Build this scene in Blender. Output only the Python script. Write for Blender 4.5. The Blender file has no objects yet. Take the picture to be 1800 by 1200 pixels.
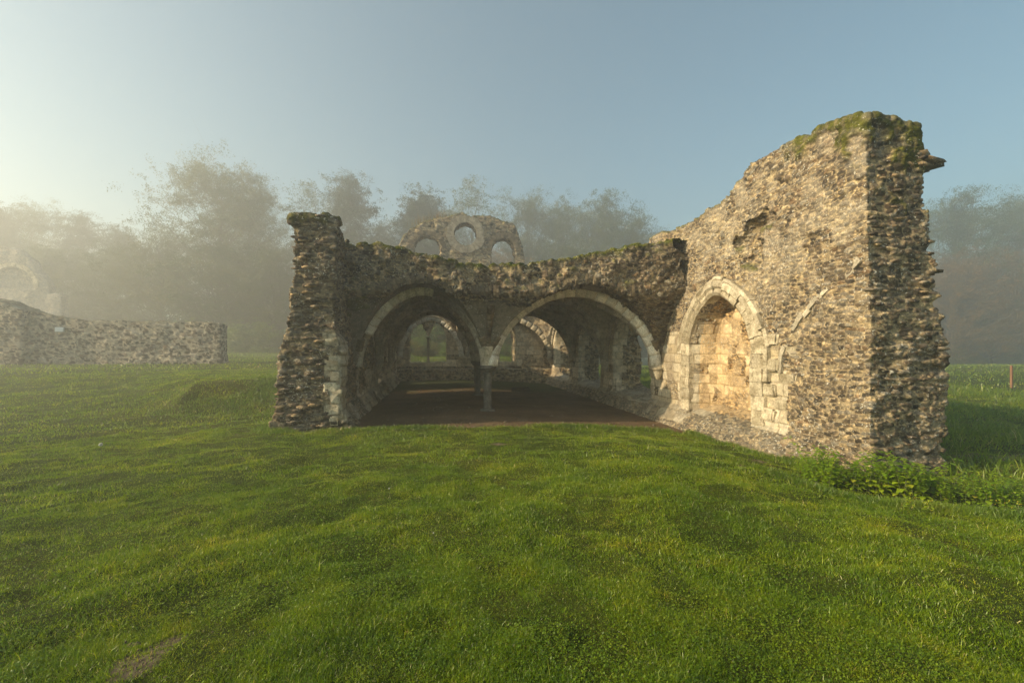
import bpy, math, random
import numpy as np
from math import radians, sin, cos, tan, atan, atan2, pi
from mathutils import Vector

C = bpy.context.scene.collection
sc = bpy.context.scene
RNG = np.random.default_rng(7)
random.seed(7)

# ------------------------------------------------------------------ camera
EYE = 1.6; FPX = 800.0; YAW = radians(9.1); HY = 610.0
cd = bpy.data.cameras.new('camera'); cam = bpy.data.objects.new('camera', cd); C.objects.link(cam)
cd.sensor_width = 36; cd.lens = 16; cd.clip_start = .05; cd.clip_end = 800
cd.shift_y = 10/1800
cam.location = (0, 0, EYE); cam.rotation_euler = (radians(90), 0, -YAW)
sc.camera = cam

# ------------------------------------------------------------------ light
SUN_E = radians(25); SUN_A = radians(8)          # elevation; azimuth off -X towards -Y
sdir = Vector((-cos(SUN_E)*cos(SUN_A), -cos(SUN_E)*sin(SUN_A), sin(SUN_E)))
w = bpy.data.worlds.new('World'); sc.world = w; w.use_nodes = True
nt = w.node_tree; bg = nt.nodes['Background']
sky = nt.nodes.new('ShaderNodeTexSky'); sky.sky_type = 'NISHITA'; sky.sun_disc = False
sky.sun_elevation = SUN_E; sky.sun_rotation = atan2(sdir.x, sdir.y) % (2*pi)
sky.air_density = 1.0; sky.dust_density = 1.2; sky.ozone_density = 2.2
tint = nt.nodes.new('ShaderNodeMix'); tint.data_type = 'RGBA'; tint.blend_type = 'MULTIPLY'; tint.inputs[0].default_value = 1
nt.links.new(sky.outputs[0], tint.inputs[6]); tint.inputs[7].default_value = (.77, .96, .81, 1); nt.links.new(tint.outputs[2], bg.inputs[0]); bg.inputs[1].default_value = 0.1
sl = bpy.data.lights.new('sun', 'SUN'); sl.energy = 5.0; sl.angle = radians(.6); sl.color = (1, .80, .51)
so = bpy.data.objects.new('sun', sl); C.objects.link(so)
so.rotation_euler = sdir.to_track_quat('Z', 'Y').to_euler(); so.location = (-30, 0, 40)
sc.view_settings.view_transform = 'Standard'; sc.view_settings.look = 'None'
sc.view_settings.exposure = .93; sc.view_settings.gamma = 1
sc.cycles.use_denoising = True
sc.cycles.max_bounces = 7; sc.cycles.diffuse_bounces = 5; sc.cycles.glossy_bounces = 1
sc.cycles.transmission_bounces = 2; sc.cycles.volume_bounces = 1; sc.cycles.transparent_max_bounces = 4

# ------------------------------------------------------------------ helpers
def ratio(px): return tan(atan((px-900)/FPX)+YAW)           # X/Y along the pixel column px
def depth(X, Y): return Y*cos(YAW)+X*sin(YAW)
def at(px, Y): return ratio(px)*Y
def zat(py, X, Y): return EYE+(HY-py)/FPX*depth(X, Y)
def tag(o, label=None, cat=None, group=None, kind=None):
    if label: o['label'] = label
    if cat: o['category'] = cat
    if group: o['group'] = group
    if kind: o['kind'] = kind
    return o
def empty(name, loc=(0, 0, 0), label=None, cat=None, group=None):
    o = bpy.data.objects.new(name, None); C.objects.link(o); o.location = loc
    o.empty_display_size = .2
    return tag(o, label, cat, group)
def link(name, me, mat, parent=None, loc=(0, 0, 0)):
    o = bpy.data.objects.new(name, me); C.objects.link(o); o.location = loc
    if mat is not None and len(me.materials) == 0: me.materials.append(mat)
    if parent: o.parent = parent
    return o
def mesh_np(name, V, F, smooth=True, attrs=None):
    """F: list of (n,k) int arrays."""
    me = bpy.data.meshes.new(name)
    V = np.asarray(V, np.float32)
    if not isinstance(F, (list, tuple)): F = [F]
    F = [np.asarray(f, np.int32) for f in F if len(f)]
    nl = sum(f.size for f in F); npoly = sum(len(f) for f in F)
    me.vertices.add(len(V)); me.vertices.foreach_set('co', V.ravel())
    me.loops.add(nl); me.loops.foreach_set('vertex_index', np.concatenate([f.ravel() for f in F]))
    me.polygons.add(npoly)
    tot = np.concatenate([np.full(len(f), f.shape[1], np.int32) for f in F])
    st = np.concatenate([[0], np.cumsum(tot)[:-1]]).astype(np.int32)
    me.polygons.foreach_set('loop_start', st)
    try: me.polygons.foreach_set('loop_total', tot)
    except Exception: pass
    me.polygons.foreach_set('use_smooth', np.full(npoly, smooth))
    me.update(calc_edges=True)
    for k, a in (attrs or {}).items():
        if a.ndim == 1:
            t = me.attributes.new(k, 'FLOAT', 'POINT'); t.data.foreach_set('value', a.astype(np.float32))
        else:
            t = me.attributes.new(k, 'FLOAT_COLOR', 'POINT')
            a4 = np.ones((len(a), 4), np.float32); a4[:, :a.shape[1]] = a
            t.data.foreach_set('color', a4.ravel())
    return me

def hsh(ix, iy, iz, seed=0):
    a = (ix.astype(np.int64)*374761393+iy.astype(np.int64)*668265263+iz.astype(np.int64)*2147483647+seed*1274126177) & 0xffffffff
    a = ((a ^ (a >> 13))*1274126177) & 0xffffffff
    a = ((a ^ (a >> 16))*2246822519) & 0xffffffff
    a = a ^ (a >> 15)
    return (a & 0xffffff).astype(np.float32)/16777216.0
def vnoise(P, scale=1.0, seed=0):
    Q = P*np.float32(scale) if np.isscalar(scale) else P*np.asarray(scale, np.float32)
    I = np.floor(Q); f = Q-I; f = f*f*(3-2*f); I = I.astype(np.int64)
    r = 0
    for dx in (0, 1):
        wx = f[:, 0] if dx else 1-f[:, 0]
        for dy in (0, 1):
            wy = f[:, 1] if dy else 1-f[:, 1]
            for dz in (0, 1):
                wz = f[:, 2] if dz else 1-f[:, 2]
                r = r+wx*wy*wz*hsh(I[:, 0]+dx, I[:, 1]+dy, I[:, 2]+dz, seed)
    return r
def fbm(P, scale, seed=0, oc=3):
    s = 0; a = .5; t = 0
    for i in range(oc):
        s = s+a*vnoise(P, np.asarray(scale)*2.03**i if not np.isscalar(scale) else scale*2.03**i, seed+i*17); t += a; a *= .5
    return s/t
def worley(P, cell, seed=0, jit=(.9, .9, .45)):
    Q = P/np.asarray(cell, np.float32); n = len(Q)
    # stagger the columns of alternate courses
    I = np.floor(Q).astype(np.int64)
    F1 = np.full(n, 9., np.float32); F2 = np.full(n, 9., np.float32); ida = np.zeros(n, np.float32); idb = np.zeros(n, np.float32)
    for dx in (-1, 0, 1):
        for dy in (-1, 0, 1):
            for dz in (-1, 0, 1):
                jx, jy, jz = I[:, 0]+dx, I[:, 1]+dy, I[:, 2]+dz
                h1 = hsh(jx, jy, jz, seed); h2 = hsh(jx, jy, jz, seed+1); h3 = hsh(jx, jy, jz, seed+2)
                ddx = jx+.5+(h1-.5)*jit[0]-Q[:, 0]; ddy = jy+.5+(h2-.5)*jit[1]-Q[:, 1]; ddz = jz+.5+(h3-.5)*jit[2]-Q[:, 2]
                d = (np.abs(ddx)**2.6+np.abs(ddy)**2.6+np.abs(ddz)**2.6)**(1/2.6)
                b = d < F1
                F2 = np.where(b, F1, np.minimum(F2, d))
                ida = np.where(b, hsh(jx, jy, jz, seed+5), ida); idb = np.where(b, hsh(jx, jy, jz, seed+6), idb)
                F1 = np.where(b, d, F1)
    return F1, F2, ida, idb
def sstep(x, a, b):
    t = np.clip((x-a)/(b-a), 0, 1); return t*t*(3-2*t)
def mix(a, b, t):
    t = t[:, None] if getattr(t, 'ndim', 0) == 1 else t
    return a*(1-t)+b*t
def col(*c): return np.array(c, np.float32)

def surface_nets(f, org, h):
    s = f < 0
    nx, ny, nz = f.shape
    cnt = np.zeros((nx-1, ny-1, nz-1), np.int8)
    offs = [(a, b, c) for a in (0, 1) for b in (0, 1) for c in (0, 1)]
    for a, b, c in offs: cnt += s[a:nx-1+a, b:ny-1+b, c:nz-1+c]
    act = (cnt > 0) & (cnt < 8)
    ci = np.argwhere(act)
    idx = np.full(act.shape, -1, np.int32); idx[act] = np.arange(len(ci))
    val = {o: f[ci[:, 0]+o[0], ci[:, 1]+o[1], ci[:, 2]+o[2]] for o in offs}
    acc = np.zeros((len(ci), 3), np.float32); num = np.zeros(len(ci), np.float32)
    for o in offs:
        for ax in range(3):
            if o[ax]: continue
            q = list(o); q[ax] = 1; q = tuple(q)
            v0, v1 = val[o], val[q]; m = (v0 < 0) != (v1 < 0)
            t = np.where(m, v0/np.where(m, v0-v1, 1), 0)
            p = np.zeros((len(ci), 3), np.float32); p += np.array(o, np.float32); p[:, ax] += t
            acc += p*m[:, None]; num += m
    V = (ci+acc/num[:, None])*h+np.array(org)
    Fs = []
    for ax in range(3):
        a, b = [(1, 2), (2, 0), (0, 1)][ax]
        sl0 = [slice(1, -1)]*3; sl1 = [slice(1, -1)]*3
        sl0[ax] = slice(0, -1); sl1[ax] = slice(1, None)
        s0 = s[tuple(sl0)]; s1 = s[tuple(sl1)]
        e = np.argwhere(s0 != s1)
        if not len(e): continue
        flip = s0[e[:, 0], e[:, 1], e[:, 2]]
        e = e.copy()
        for k in range(3):
            if k != ax: e[:, k] += 1
        def g(da, db):
            q = e.copy(); q[:, a] -= da; q[:, b] -= db
            return idx[q[:, 0], q[:, 1], q[:, 2]]
        quad = np.stack([g(1, 1), g(0, 1), g(0, 0), g(1, 0)], 1)
        quad = np.where(flip[:, None], quad, quad[:, ::-1])
        quad = quad[(quad >= 0).all(1)]
        Fs.append(quad)
    return V.astype(np.float32), np.concatenate(Fs).astype(np.int32)

def grid(x0, x1, y0, y1, z0, z1, h):
    x = np.arange(x0, x1+h, h, dtype=np.float32); y = np.arange(y0, y1+h, h, dtype=np.float32); z = np.arange(z0, z1+h, h, dtype=np.float32)
    return x[:, None, None], y[None, :, None], z[None, None, :], (x0, y0, z0)
def lattice_noise(X, Y, Z, scale, seed):
    """low-frequency noise field on a coarse lattice, separable interpolation."""
    xs, ys, zs = X.ravel()*scale, Y.ravel()*scale, Z.ravel()*scale
    def ax(u):
        i = np.floor(u).astype(int); f = u-i; f = f*f*(3-2*f); i0 = i.min()
        return i-i0, f, i.max()-i0+2, i0
    ix, fx, nx, bx = ax(xs); iy, fy, ny, by = ax(ys); iz, fz, nz, bz = ax(zs)
    G = hsh(*[g.ravel() for g in np.meshgrid(np.arange(nx)+bx, np.arange(ny)+by, np.arange(nz)+bz, indexing='ij')], seed).reshape(nx, ny, nz)
    A = G[ix]*(1-fx)[:, None, None]+G[ix+1]*fx[:, None, None]
    A = A[:, iy]*(1-fy)[None, :, None]+A[:, iy+1]*fy[None, :, None]
    return A[:, :, iz]*(1-fz)+A[:, :, iz+1]*fz
def normals(V, F):
    me = mesh_np('tmp', V, F); n = np.empty(len(V)*3, np.float32)
    me.vertices.foreach_get('normal', n); bpy.data.meshes.remove(me)
    return n.reshape(-1, 3)
def trim(V, F, keep):
    """drop the faces whose vertices all fail keep."""
    m = keep[F].any(1); F = F[m]; used = np.zeros(len(V), bool); used[F.ravel()] = True
    mp = np.cumsum(used)-1
    return V[used], mp[F].astype(np.int32)

# ------------------------------------------------------------------ materials
def new_mat(name):
    m = bpy.data.materials.new(name); m.use_nodes = True; t = m.node_tree
    return m, t, t.nodes['Principled BSDF']
def nd(t, typ, **kw):
    n = t.nodes.new(typ)
    for k, v in kw.items():
        if k.startswith('i_'): n.inputs[k[2:].replace('_', ' ')].default_value = v
        else: setattr(n, k, v)
    return n
def noise_node(t, scale, detail=4, rough=.6, coord=None):
    n = nd(t, 'ShaderNodeTexNoise'); n.inputs['Scale'].default_value = scale; n.inputs['Detail'].default_value = detail
    n.inputs['Roughness'].default_value = rough
    if coord is not None: t.links.new(coord, n.inputs['Vector'])
    return n
def ramp(t, fac, stops):
    r = nd(t, 'ShaderNodeValToRGB'); e = r.color_ramp.elements
    e[0].position = stops[0][0]; e[0].color = (*stops[0][1], 1)
    e[1].position = stops[-1][0]; e[1].color = (*stops[-1][1], 1)
    for p, c in stops[1:-1]:
        x = e.new(p); x.color = (*c, 1)
    t.links.new(fac, r.inputs[0]); return r
def mixc(t, fac, a, b, typ='MIX'):
    m = nd(t, 'ShaderNodeMix'); m.data_type = 'RGBA'; m.blend_type = typ
    for i, v in ((0, fac), (6, a), (7, b)):
        if hasattr(v, 'is_linked') or isinstance(v, bpy.types.NodeSocket): t.links.new(v, m.inputs[i])
        elif i == 0: m.inputs[0].default_value = v
        else: m.inputs[i].default_value = (*v, 1)
    return m.outputs[2]
def stone_material(name, spec=.62, lich=(.5, .48, .42), bump=.6, fine=1.0):
    m, t, b = new_mat(name); geo = nd(t, 'ShaderNodeNewGeometry'); P = geo.outputs['Position']
    a = nd(t, 'ShaderNodeAttribute', attribute_name='Col')
    n1 = noise_node(t, 9*fine, 5, .65, P)
    r1 = ramp(t, n1.outputs[0], [(.3, (.62, .6, .58)), (.5, (1, 1, 1)), (.72, (1.35, 1.3, 1.22))])
    c = mixc(t, 1, a.outputs[0], r1.outputs[0], 'MULTIPLY')
    n2 = noise_node(t, 60*fine, 3, .6, P)
    r2 = ramp(t, n2.outputs[0], [(.35, (.7, .7, .7)), (.65, (1.3, 1.3, 1.3))])
    c = mixc(t, 1, c, r2.outputs[0], 'MULTIPLY')
    vm = nd(t, 'ShaderNodeMapping'); vm.inputs['Scale'].default_value = (22*fine, 22*fine, 40*fine); t.links.new(P, vm.inputs[0])
    vo = nd(t, 'ShaderNodeTexVoronoi'); vo.inputs['Scale'].default_value = 1; t.links.new(vm.outputs[0], vo.inputs['Vector'])
    vs = nd(t, 'ShaderNodeSeparateColor'); t.links.new(vo.outputs['Color'], vs.inputs[0])
    rv = ramp(t, vs.outputs[0], [(.0, (.5, .5, .52)), (.45, (.95, .95, .95)), (.8, (1.15, 1.1, 1.05)), (.93, (1.9, 1.8, 1.65))])
    rf = nd(t, 'ShaderNodeMath', operation='MULTIPLY'); rf.inputs[1].default_value = .75; t.links.new(a.outputs['Alpha'], rf.inputs[0])
    c = mixc(t, rf.outputs[0], c, mixc(t, 1, c, rv.outputs[0], 'MULTIPLY'))
    n3 = noise_node(t, 27*fine, 2, .5, P); n4 = noise_node(t, 1.6, 3, .6, P)
    add = nd(t, 'ShaderNodeMath', operation='MULTIPLY_ADD'); add.inputs[1].default_value = .35
    t.links.new(n4.outputs[0], add.inputs[0]); t.links.new(n3.outputs[0], add.inputs[2])
    r3 = ramp(t, add.outputs[0], [(spec+.20, (0, 0, 0)), (spec+.25, (.8, .8, .8))])
    c = mixc(t, r3.outputs[0], c, lich)
    t.links.new(c, b.inputs['Base Color']); b.inputs['Roughness'].default_value = .95
    b.inputs['Specular IOR Level'].default_value = .15
    bp = nd(t, 'ShaderNodeBump'); bp.inputs['Strength'].default_value = bump; bp.inputs['Distance'].default_value = .02
    nb = noise_node(t, 38*fine, 5, .7, P); t.links.new(nb.outputs[0], bp.inputs['Height']); t.links.new(bp.outputs[0], b.inputs['Normal'])
    return m
M_STONE = stone_material('rubble_stone')
M_FAR = stone_material('far_stone', spec=.7, fine=.5)

def block_material(name, base, dark, rusty=(.3, .2, .1)):
    m, t, b = new_mat(name); geo = nd(t, 'ShaderNodeNewGeometry'); P = geo.outputs['Position']
    a = nd(t, 'ShaderNodeAttribute', attribute_name='rnd')
    r0 = ramp(t, a.outputs['Fac'], [(0, tuple(x*.72 for x in base)), (.5, base), (1, tuple(min(1, x*1.2) for x in base))])
    n1 = noise_node(t, 3.5, 5, .7, P); r1 = ramp(t, n1.outputs[0], [(.42, (0, 0, 0)), (.62, (1, 1, 1))])
    c = mixc(t, r1.outputs[0], r0.outputs[0], dark)
    n2 = noise_node(t, 30, 4, .6, P); r2 = ramp(t, n2.outputs[0], [(.3, (.6, .58, .55)), (.6, (1.15, 1.15, 1.15))])
    c = mixc(t, 1, c, r2.outputs[0], 'MULTIPLY')
    t.links.new(c, b.inputs['Base Color']); b.inputs['Roughness'].default_value = .92; b.inputs['Specular IOR Level'].default_value = .15
    bp = nd(t, 'ShaderNodeBump'); bp.inputs['Strength'].default_value = .6; bp.inputs['Distance'].default_value = .02
    nb = noise_node(t, 22, 5, .7, P); t.links.new(nb.outputs[0], bp.inputs['Height']); t.links.new(bp.outputs[0], b.inputs['Normal'])
    return m
M_ASHLAR = block_material('pale_limestone', (.55, .48, .36), (.27, .225, .15))
M_RING = block_material('white_limestone', (.76, .72, .62), (.60, .55, .46))
M_RIB = block_material('weathered_limestone', (.50, .45, .35), (.30, .26, .20))
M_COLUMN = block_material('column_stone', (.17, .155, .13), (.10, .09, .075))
M_VOUSS = block_material('rubble_voussoir_stone', (.21, .165, .105), (.09, .07, .05))
M_GRIT = block_material('dull_grit_stone', (.17, .13, .09), (.08, .06, .04))
M_DARKSTONE = block_material('dark_block_stone', (.07, .06, .05), (.035, .03, .025))

# ------------------------------------------------------------------ ground height
def floor_z(x, y): return -.15-.05*np.maximum(x-1.3, 0)-.02*np.maximum(-x, 0)
def zg(x, y):
    x = np.asarray(x, np.float32); y = np.asarray(y, np.float32)
    P = np.stack([x, y, 0*x], -1).reshape(-1, 3)
    n = ((fbm(P, .35, 3, 3)-.5)*.16+(vnoise(P, 2.1, 9)-.5)*.06+(vnoise(P, 5.1, 19)-.5)*.035+(vnoise(P, 11, 29)-.5)*.014).reshape(x.shape)
    far = sstep(np.hypot(x, y), 10, 30)
    z = n*(1-.3*far)
    z = z-.13*sstep(y, 4, 10)*(1-sstep(y, 26, 34))
    # fall towards the wall on the right
    z = z-.24*sstep(x, 2.8, 5.9)*sstep(y, 2.5, 5)*(1-sstep(y, 13, 24))
    # hollow under the nettles' edge
    # raised terrace left of the building with a bank down to a trench beside it
    wdt = np.clip(1.7+1.75*np.abs(x+7.0), 1.7, 9)
    q = (y-12.2-.33*np.clip(-x-3.5, 0, 4)+(vnoise(P, .8, 5).reshape(x.shape)-.5)*.9)/wdt
    z = z+.66*sstep(q, 0, 1)*sstep(-x, 1.5, 4.5)-.10*sstep(-x, 2.6, 4)*(1-sstep(-x, 6, 8))*sstep(y, 11, 12.3)*(1-sstep(q, 0, .4))
    z = z+sstep(y, 28, 75)*(.75*sstep(-x, -5, 20)-1.15*sstep(x, 8, 26)*1.0-.4)+.75*sstep(y, 26, 40)*sstep(x, -9, -4)*(1-sstep(x, 7, 12))*(1-sstep(y, 55, 80))
    # inside the building the lawn sheet stays below the floor sheet
    ins = sstep(x, -3.2, -2.5)*(1-sstep(x, 6.3, 7.0))*sstep(y+.25*np.sin(x*1.3), 9.75, 10.15)*(1-sstep(y, 25.4, 25.9))
    z = z*(1-ins)+(floor_z(x, y)-.16)*ins
    lip = sstep(x, -3.0, -2.3)*(1-sstep(x, 5.0, 6.0))*sstep(y, 7.6, 9.2)*(1-ins)*(1-sstep(y, 20, 24))
    z = z*(1-lip)+(floor_z(x, y)+.05+n*.4)*lip
    return z

# ------------------------------------------------------------------ building dimensions
XL, XC, XR = -2.2, 1.32, 6.1
SPR, RISE = 1.08, 2.12
YB = [8.4, 12.5, 16.6, 24.8]
def xc_at(yy): return np.interp(yy, [8, 12.5, 16.6, 20.7, 24.8], [1.32, 1.32, 1.38, 1.68, 1.32])
def skew(x): return .125*np.maximum(x-XC, 0)
def yreal(x, yy): return yy-.125*max(x-XC, 0)
def hprof(s, p=1.85): return SPR+RISE*np.clip(1-np.clip(np.abs(s), 0, 1)**p, 0, 1)**(1/p)
def ceil_z(x, yy):
    mg = .17; xc = xc_at(yy)
    cx = np.where(x < xc, (XL+xc)/2, (xc+XR)/2); hw = np.where(x < xc, (xc-XL)/2-mg*.5, (XR-xc)/2-mg*.5)
    a = hprof((x-cx)/hw)
    cy = np.where(yy < 12.5, 10.45, np.where(yy < 16.6, 14.55, np.where(yy < 20.7, 18.65, 22.75)))
    b = hprof((yy-cy)/(2.05-mg*.5))
    return np.maximum(a, b)
def arch_void(u, z, hw, spr, rise, sill, p=1.7):
    """negative inside an arched opening; u is distance from its centre line."""
    low = np.abs(u)-hw
    zz = np.maximum(z-spr, 0)
    up = ((np.abs(u)/hw)**p+(zz/rise)**p)**(1/p)-1
    d = np.where(z < spr, low, up*np.minimum(hw, rise))
    return np.maximum(d, sill-z)

# ------------------------------------------------------------------ stone skinning
def skin_stone(V, F, ashlar=None, amp=.035, cell=(.17, .17, .062), moss=None, tan_z=None, seed=1, plaster=None, coarse=False, dark=None, grid_h=.02):
    N = normals(V, F)
    P = V.copy()
    wp = (vnoise(P, 1.1, seed+40)-.5)*.16+(vnoise(P, 4.3, seed+41)-.5)*.045
    Q = P.copy(); Q[:, 2] += wp; Q[:, 0] += (vnoise(P, 5, seed+42)-.5)*.05; Q[:, 1] += (vnoise(P, 5, seed+43)-.5)*.05
    big = vnoise(P, .9, seed+44)
    sc_ = np.asarray(cell, np.float32)
    F1, F2, a, b = worley(Q, sc_, seed)
    edge = F2-F1
    face = sstep(edge, .02, .17)
    # per-stone colour
    dk = col(.062, .052, .042); bn = col(.115, .088, .062); gy = col(.18, .16, .13); tn = col(.27, .21, .13); rd = col(.15, .10, .06)
    st = mix(np.broadcast_to(dk, P.shape), bn, sstep(a, .1, .4)); st = mix(st, gy, sstep(a, .55, .75)); st = mix(st, tn, sstep(a, .84, .9)); st = mix(st, rd, sstep(a, .955, .96))
    st = st*(.6+.75*b)[:, None]
    mort = mix(np.broadcast_to(col(.40, .315, .185), P.shape), col(.23, .19, .135), fbm(P, 1.3, seed+50))
    # some stones are sunk and covered by mortar, patch by patch
    mcov = sstep(vnoise(P, 1.7, seed+51)*.55+vnoise(P, 6.5, seed+52)*.45, .6, .72)
    show = face*(1-mcov*(b < .4))*(1-.85*(b < .07))
    c = mix(mort, st, show)
    d = amp*(show*(.15+1.1*b*b)-.25)
    rub = np.ones(len(P), np.float32)
    d = d+(fbm(P, 9, seed+53)-.5)*amp*.7+(fbm(P, 2.2, seed+54)-.5)*amp*1.6
    if plaster is not None:
        k = plaster(P, N); k = np.clip(k, 0, 1)*np.where(k > 1.2, 1, sstep(fbm(P, (1.5, 1.5, 1.5), seed+60, 4), .36, .5))
        pc = mix(np.broadcast_to(col(.50, .44, .34), P.shape), col(.36, .31, .235), fbm(P, 2.7, seed+61))
        c = mix(c, pc, k); rub = rub*(1-k*.9); d = d*(1-k)+((fbm(P, 5, seed+62)-.5)*.03+.01)*k
    if ashlar is not None:
        k = ashlar(P, N)
        hor = np.where(np.abs(N[:, 0]) > np.abs(N[:, 1]), P[:, 1], P[:, 0])
        row = np.floor((P[:, 2]+.02*vnoise(P, 3, seed+70))/.24); zi = row.astype(np.int64)
        off = hsh(zi, zi*0, zi*0, seed+71)*.5; wdt = .34+.16*hsh(zi, zi*0, zi*0, seed+72)
        u = hor/wdt+off*3; ui = np.floor(u).astype(np.int64); fu = u-ui; fz = P[:, 2]/.24+.02/.24*vnoise(P, 3, seed+70)-row
        ed = np.minimum(np.minimum(fu, 1-fu)*wdt, np.minimum(fz, 1-fz)*.24)
        jt = sstep(ed, .004, .022)
        hb = hsh(zi, ui, zi*0, seed+73); hc = hsh(zi, ui, zi*0, seed+74)
        ac = mix(np.broadcast_to(col(.56, .50, .39), P.shape), col(.42, .345, .23), hb)
        ac = mix(ac, col(.27, .22, .16), sstep(fbm(P, 2.3, seed+75, 4), .5, .66)*.75)
        ac = mix(np.broadcast_to(col(.30, .25, .17), P.shape), ac, jt)
        ad = jt*.012+(hc-.5)*.022-.006+(fbm(P, 7, seed+76)-.5)*.02
        gone = (hc > .86)&(hb > .3)
        k = k*np.where(gone, .25, 1)
        c = mix(c, ac, k); rub = rub*(1-k*.85); d = d*(1-k)+ad*k
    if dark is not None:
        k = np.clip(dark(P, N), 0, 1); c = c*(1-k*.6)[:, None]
    # lichen greys on upward faces, algae in the damp
    up = sstep(N[:, 2], .25, .8)
    gl = sstep(fbm(P, .8, seed+80), .52, .68)
    c = mix(c, col(.17, .16, .13), up*.5)
    if moss is not None:
        k = moss(P, N)*sstep(fbm(P, 4.1, seed+81, 3)+N[:, 2]*.16, .42, .56)
        mc = mix(np.broadcast_to(col(.045, .05, .010), P.shape), col(.12, .12, .018), fbm(P, 6, seed+82))
        c = mix(c, mc, k*(.55+.45*sstep(vnoise(P, 13, seed+84), .25, .5))); d = d*(1-.3*k)+k*(.01+.08*fbm(P, 9, seed+83))
    V2 = V+N*d[:, None]
    return V2, np.concatenate([c, rub[:, None]], 1)

building = empty('monastery_ruin', (2, 12, -.2), 'stone monastery ruin with two open vaulted arches and a tall broken side wall', 'ruin')
OFF = Vector((2, 12, -.2))
def bpart(name, V, F, mat, attrs=None, parent=None, smooth=True):
    me = mesh_np(name, np.asarray(V)-np.array(OFF, np.float32), F, smooth, attrs)
    o = link(name, me, mat, parent or building)
    return o
def cat(*vf):
    Vs, Fs, Cs, n = [], [], [], 0
    for V, F, c in vf:
        Vs.append(V); Fs.append(F+n); Cs.append(c); n += len(V)
    return np.concatenate(Vs), np.concatenate(Fs), np.concatenate(Cs)

def cat2(a, b): return np.concatenate([a[0], b[0]]), [a[1], b[1]+len(a[0])], np.concatenate([a[2], b[2]])

# ---- side wall on the right --------------------------------------------------
wt_px = [(1100, 430), (1130, 424), (1150, 408), (1200, 394), (1230, 376), (1260, 358), (1283, 338), (1300, 312), (1320, 286), (1345, 265), (1368, 250), (1400, 240), (1430, 232), (1441, 214), (1470, 206), (1500, 201), (1530, 200)]
wy = [XR/ratio(p) for p, _ in wt_px]; wz = [zat(q, XR, y) for (p, q), y in zip(wt_px, wy)]
wy, wz = np.array(wy[::-1]), np.array(wz[::-1])
wy = np.concatenate([wy, [13.4, 30]]); wz = np.concatenate([wz, [3.9, 3.9]])
def side_top(Y): return np.interp(Y, wy, wz)-.10
def side_sdf(X, Y, Z):
    topn = lattice_noise(X, Y, Z*0, 2.2, 5)*.10+lattice_noise(X, Y, Z*0, 7, 6)*.07-.08
    xo = 7.38-.13*np.clip(Z-1.4, 0, 3)+.06*np.clip(.3-Z, 0, 1)-.35*np.clip((Y-11.8)/.8, 0, 1)
    top = side_top(Y)-.22*np.clip((X-6.9)/.4, 0, 1)*(Y < 7)+topn
    bat = .42*np.clip((.12-Z)/.5, 0, 1)*np.clip((Y-6.0)/1.2, 0, 1)
    ynear = 5.63-.10*np.clip(.4-Z, 0, 1)+.03*np.clip(Z-2, 0, 3)
    body = np.maximum(np.maximum(XR-bat-X, X-xo), np.maximum(ynear-Y, Z-top))
    # blind arched niche
    hw = 1.14-(X-XR)*.5
    nv = np.maximum(arch_void(Y-9.25, Z, np.maximum(hw, .5), 1.62, 1.14, .0+(X-XR)*.40, 1.65), X-(XR+.56))
    body = np.maximum(body, -nv)
    # scoop where facing has fallen off high on the wall
    sc1 = np.sqrt(((Y-8.1)/.55)**2+((Z-3.75-.35*(8.1-Y))/.42)**2+((X-XR)/.2)**2)-1+(lattice_noise(X*0, Y, Z, 4.5, 15)-.5)*1.1
    body = np.maximum(body, -sc1*.2)
    # windows in the vaulted bays
    for yc in (14.0, 18.15, 22.3):
        h2 = 1.42-(X-XR)*.34
        body = np.maximum(body, -arch_void(Y-yc, Z, np.maximum(h2, .45), 1.7, 1.25, .02+(X-XR)*.2, 1.7))
    lump = (lattice_noise(X, Y, Z, 1.6, 11)-.5)*.10+(lattice_noise(X, Y, Z, 4.5, 12)-.5)*.05
    ragged = np.clip((6.0-Y)/.5, 0, 1)+np.clip((X-7.0)/.3, 0, 1)
    lump = lump+(lattice_noise(X*.5, Y*.5, Z*1.7, 6, 13)-.5)*.06*ragged
    return body+lump
def tooth(P, y0, amp, seed):
    zi = np.floor(P[:, 2]/.24).astype(np.int64); return y0+amp*(hsh(zi, zi*0, zi*0, seed)-.5)
def side_ashlar(P, N):
    y, z, x = P[:, 1], P[:, 2], P[:, 0]
    jamb_n = (y < 8.3)&(y > tooth(P, 7.25, .7, 3))&(z > .05)&(z < 1.75)
    jamb_f = (y > 10.15)&(y < tooth(P, 12.2, .3, 4))&(z < 2.0)&(z > -.25)
    back = (x > 6.45)&(y > 8.2)&(y < 10.4)&(z < 3.0)&(vnoise(P, 2.6, 91) > .6)
    rear = (y > 12.3)&(z < 2.6)&(z > -.05)&(x < 6.42+.14*(hsh(np.floor(z/.24).astype(np.int64), np.zeros(len(z), np.int64), np.zeros(len(z), np.int64), 9) > .5))
    reveal = (y > 9.7)&(y < 10.5)&(x > 6.05)&(x < 6.7)&(z < 2.2)&(vnoise(P, 2.1, 93) > .42)
    return (jamb_n | jamb_f | back | rear | reveal).astype(np.float32)*(x < 6.9)
def side_plaster(P, N):
    return (sstep(P[:, 2], 1.2, 3.6)*.28+.05+((P[:, 0] > 6.4)&(P[:, 1] > 8))*.5)*(N[:, 0] < -.2)*sstep(vnoise(P, 3.3, 444), .3, .6)
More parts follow.
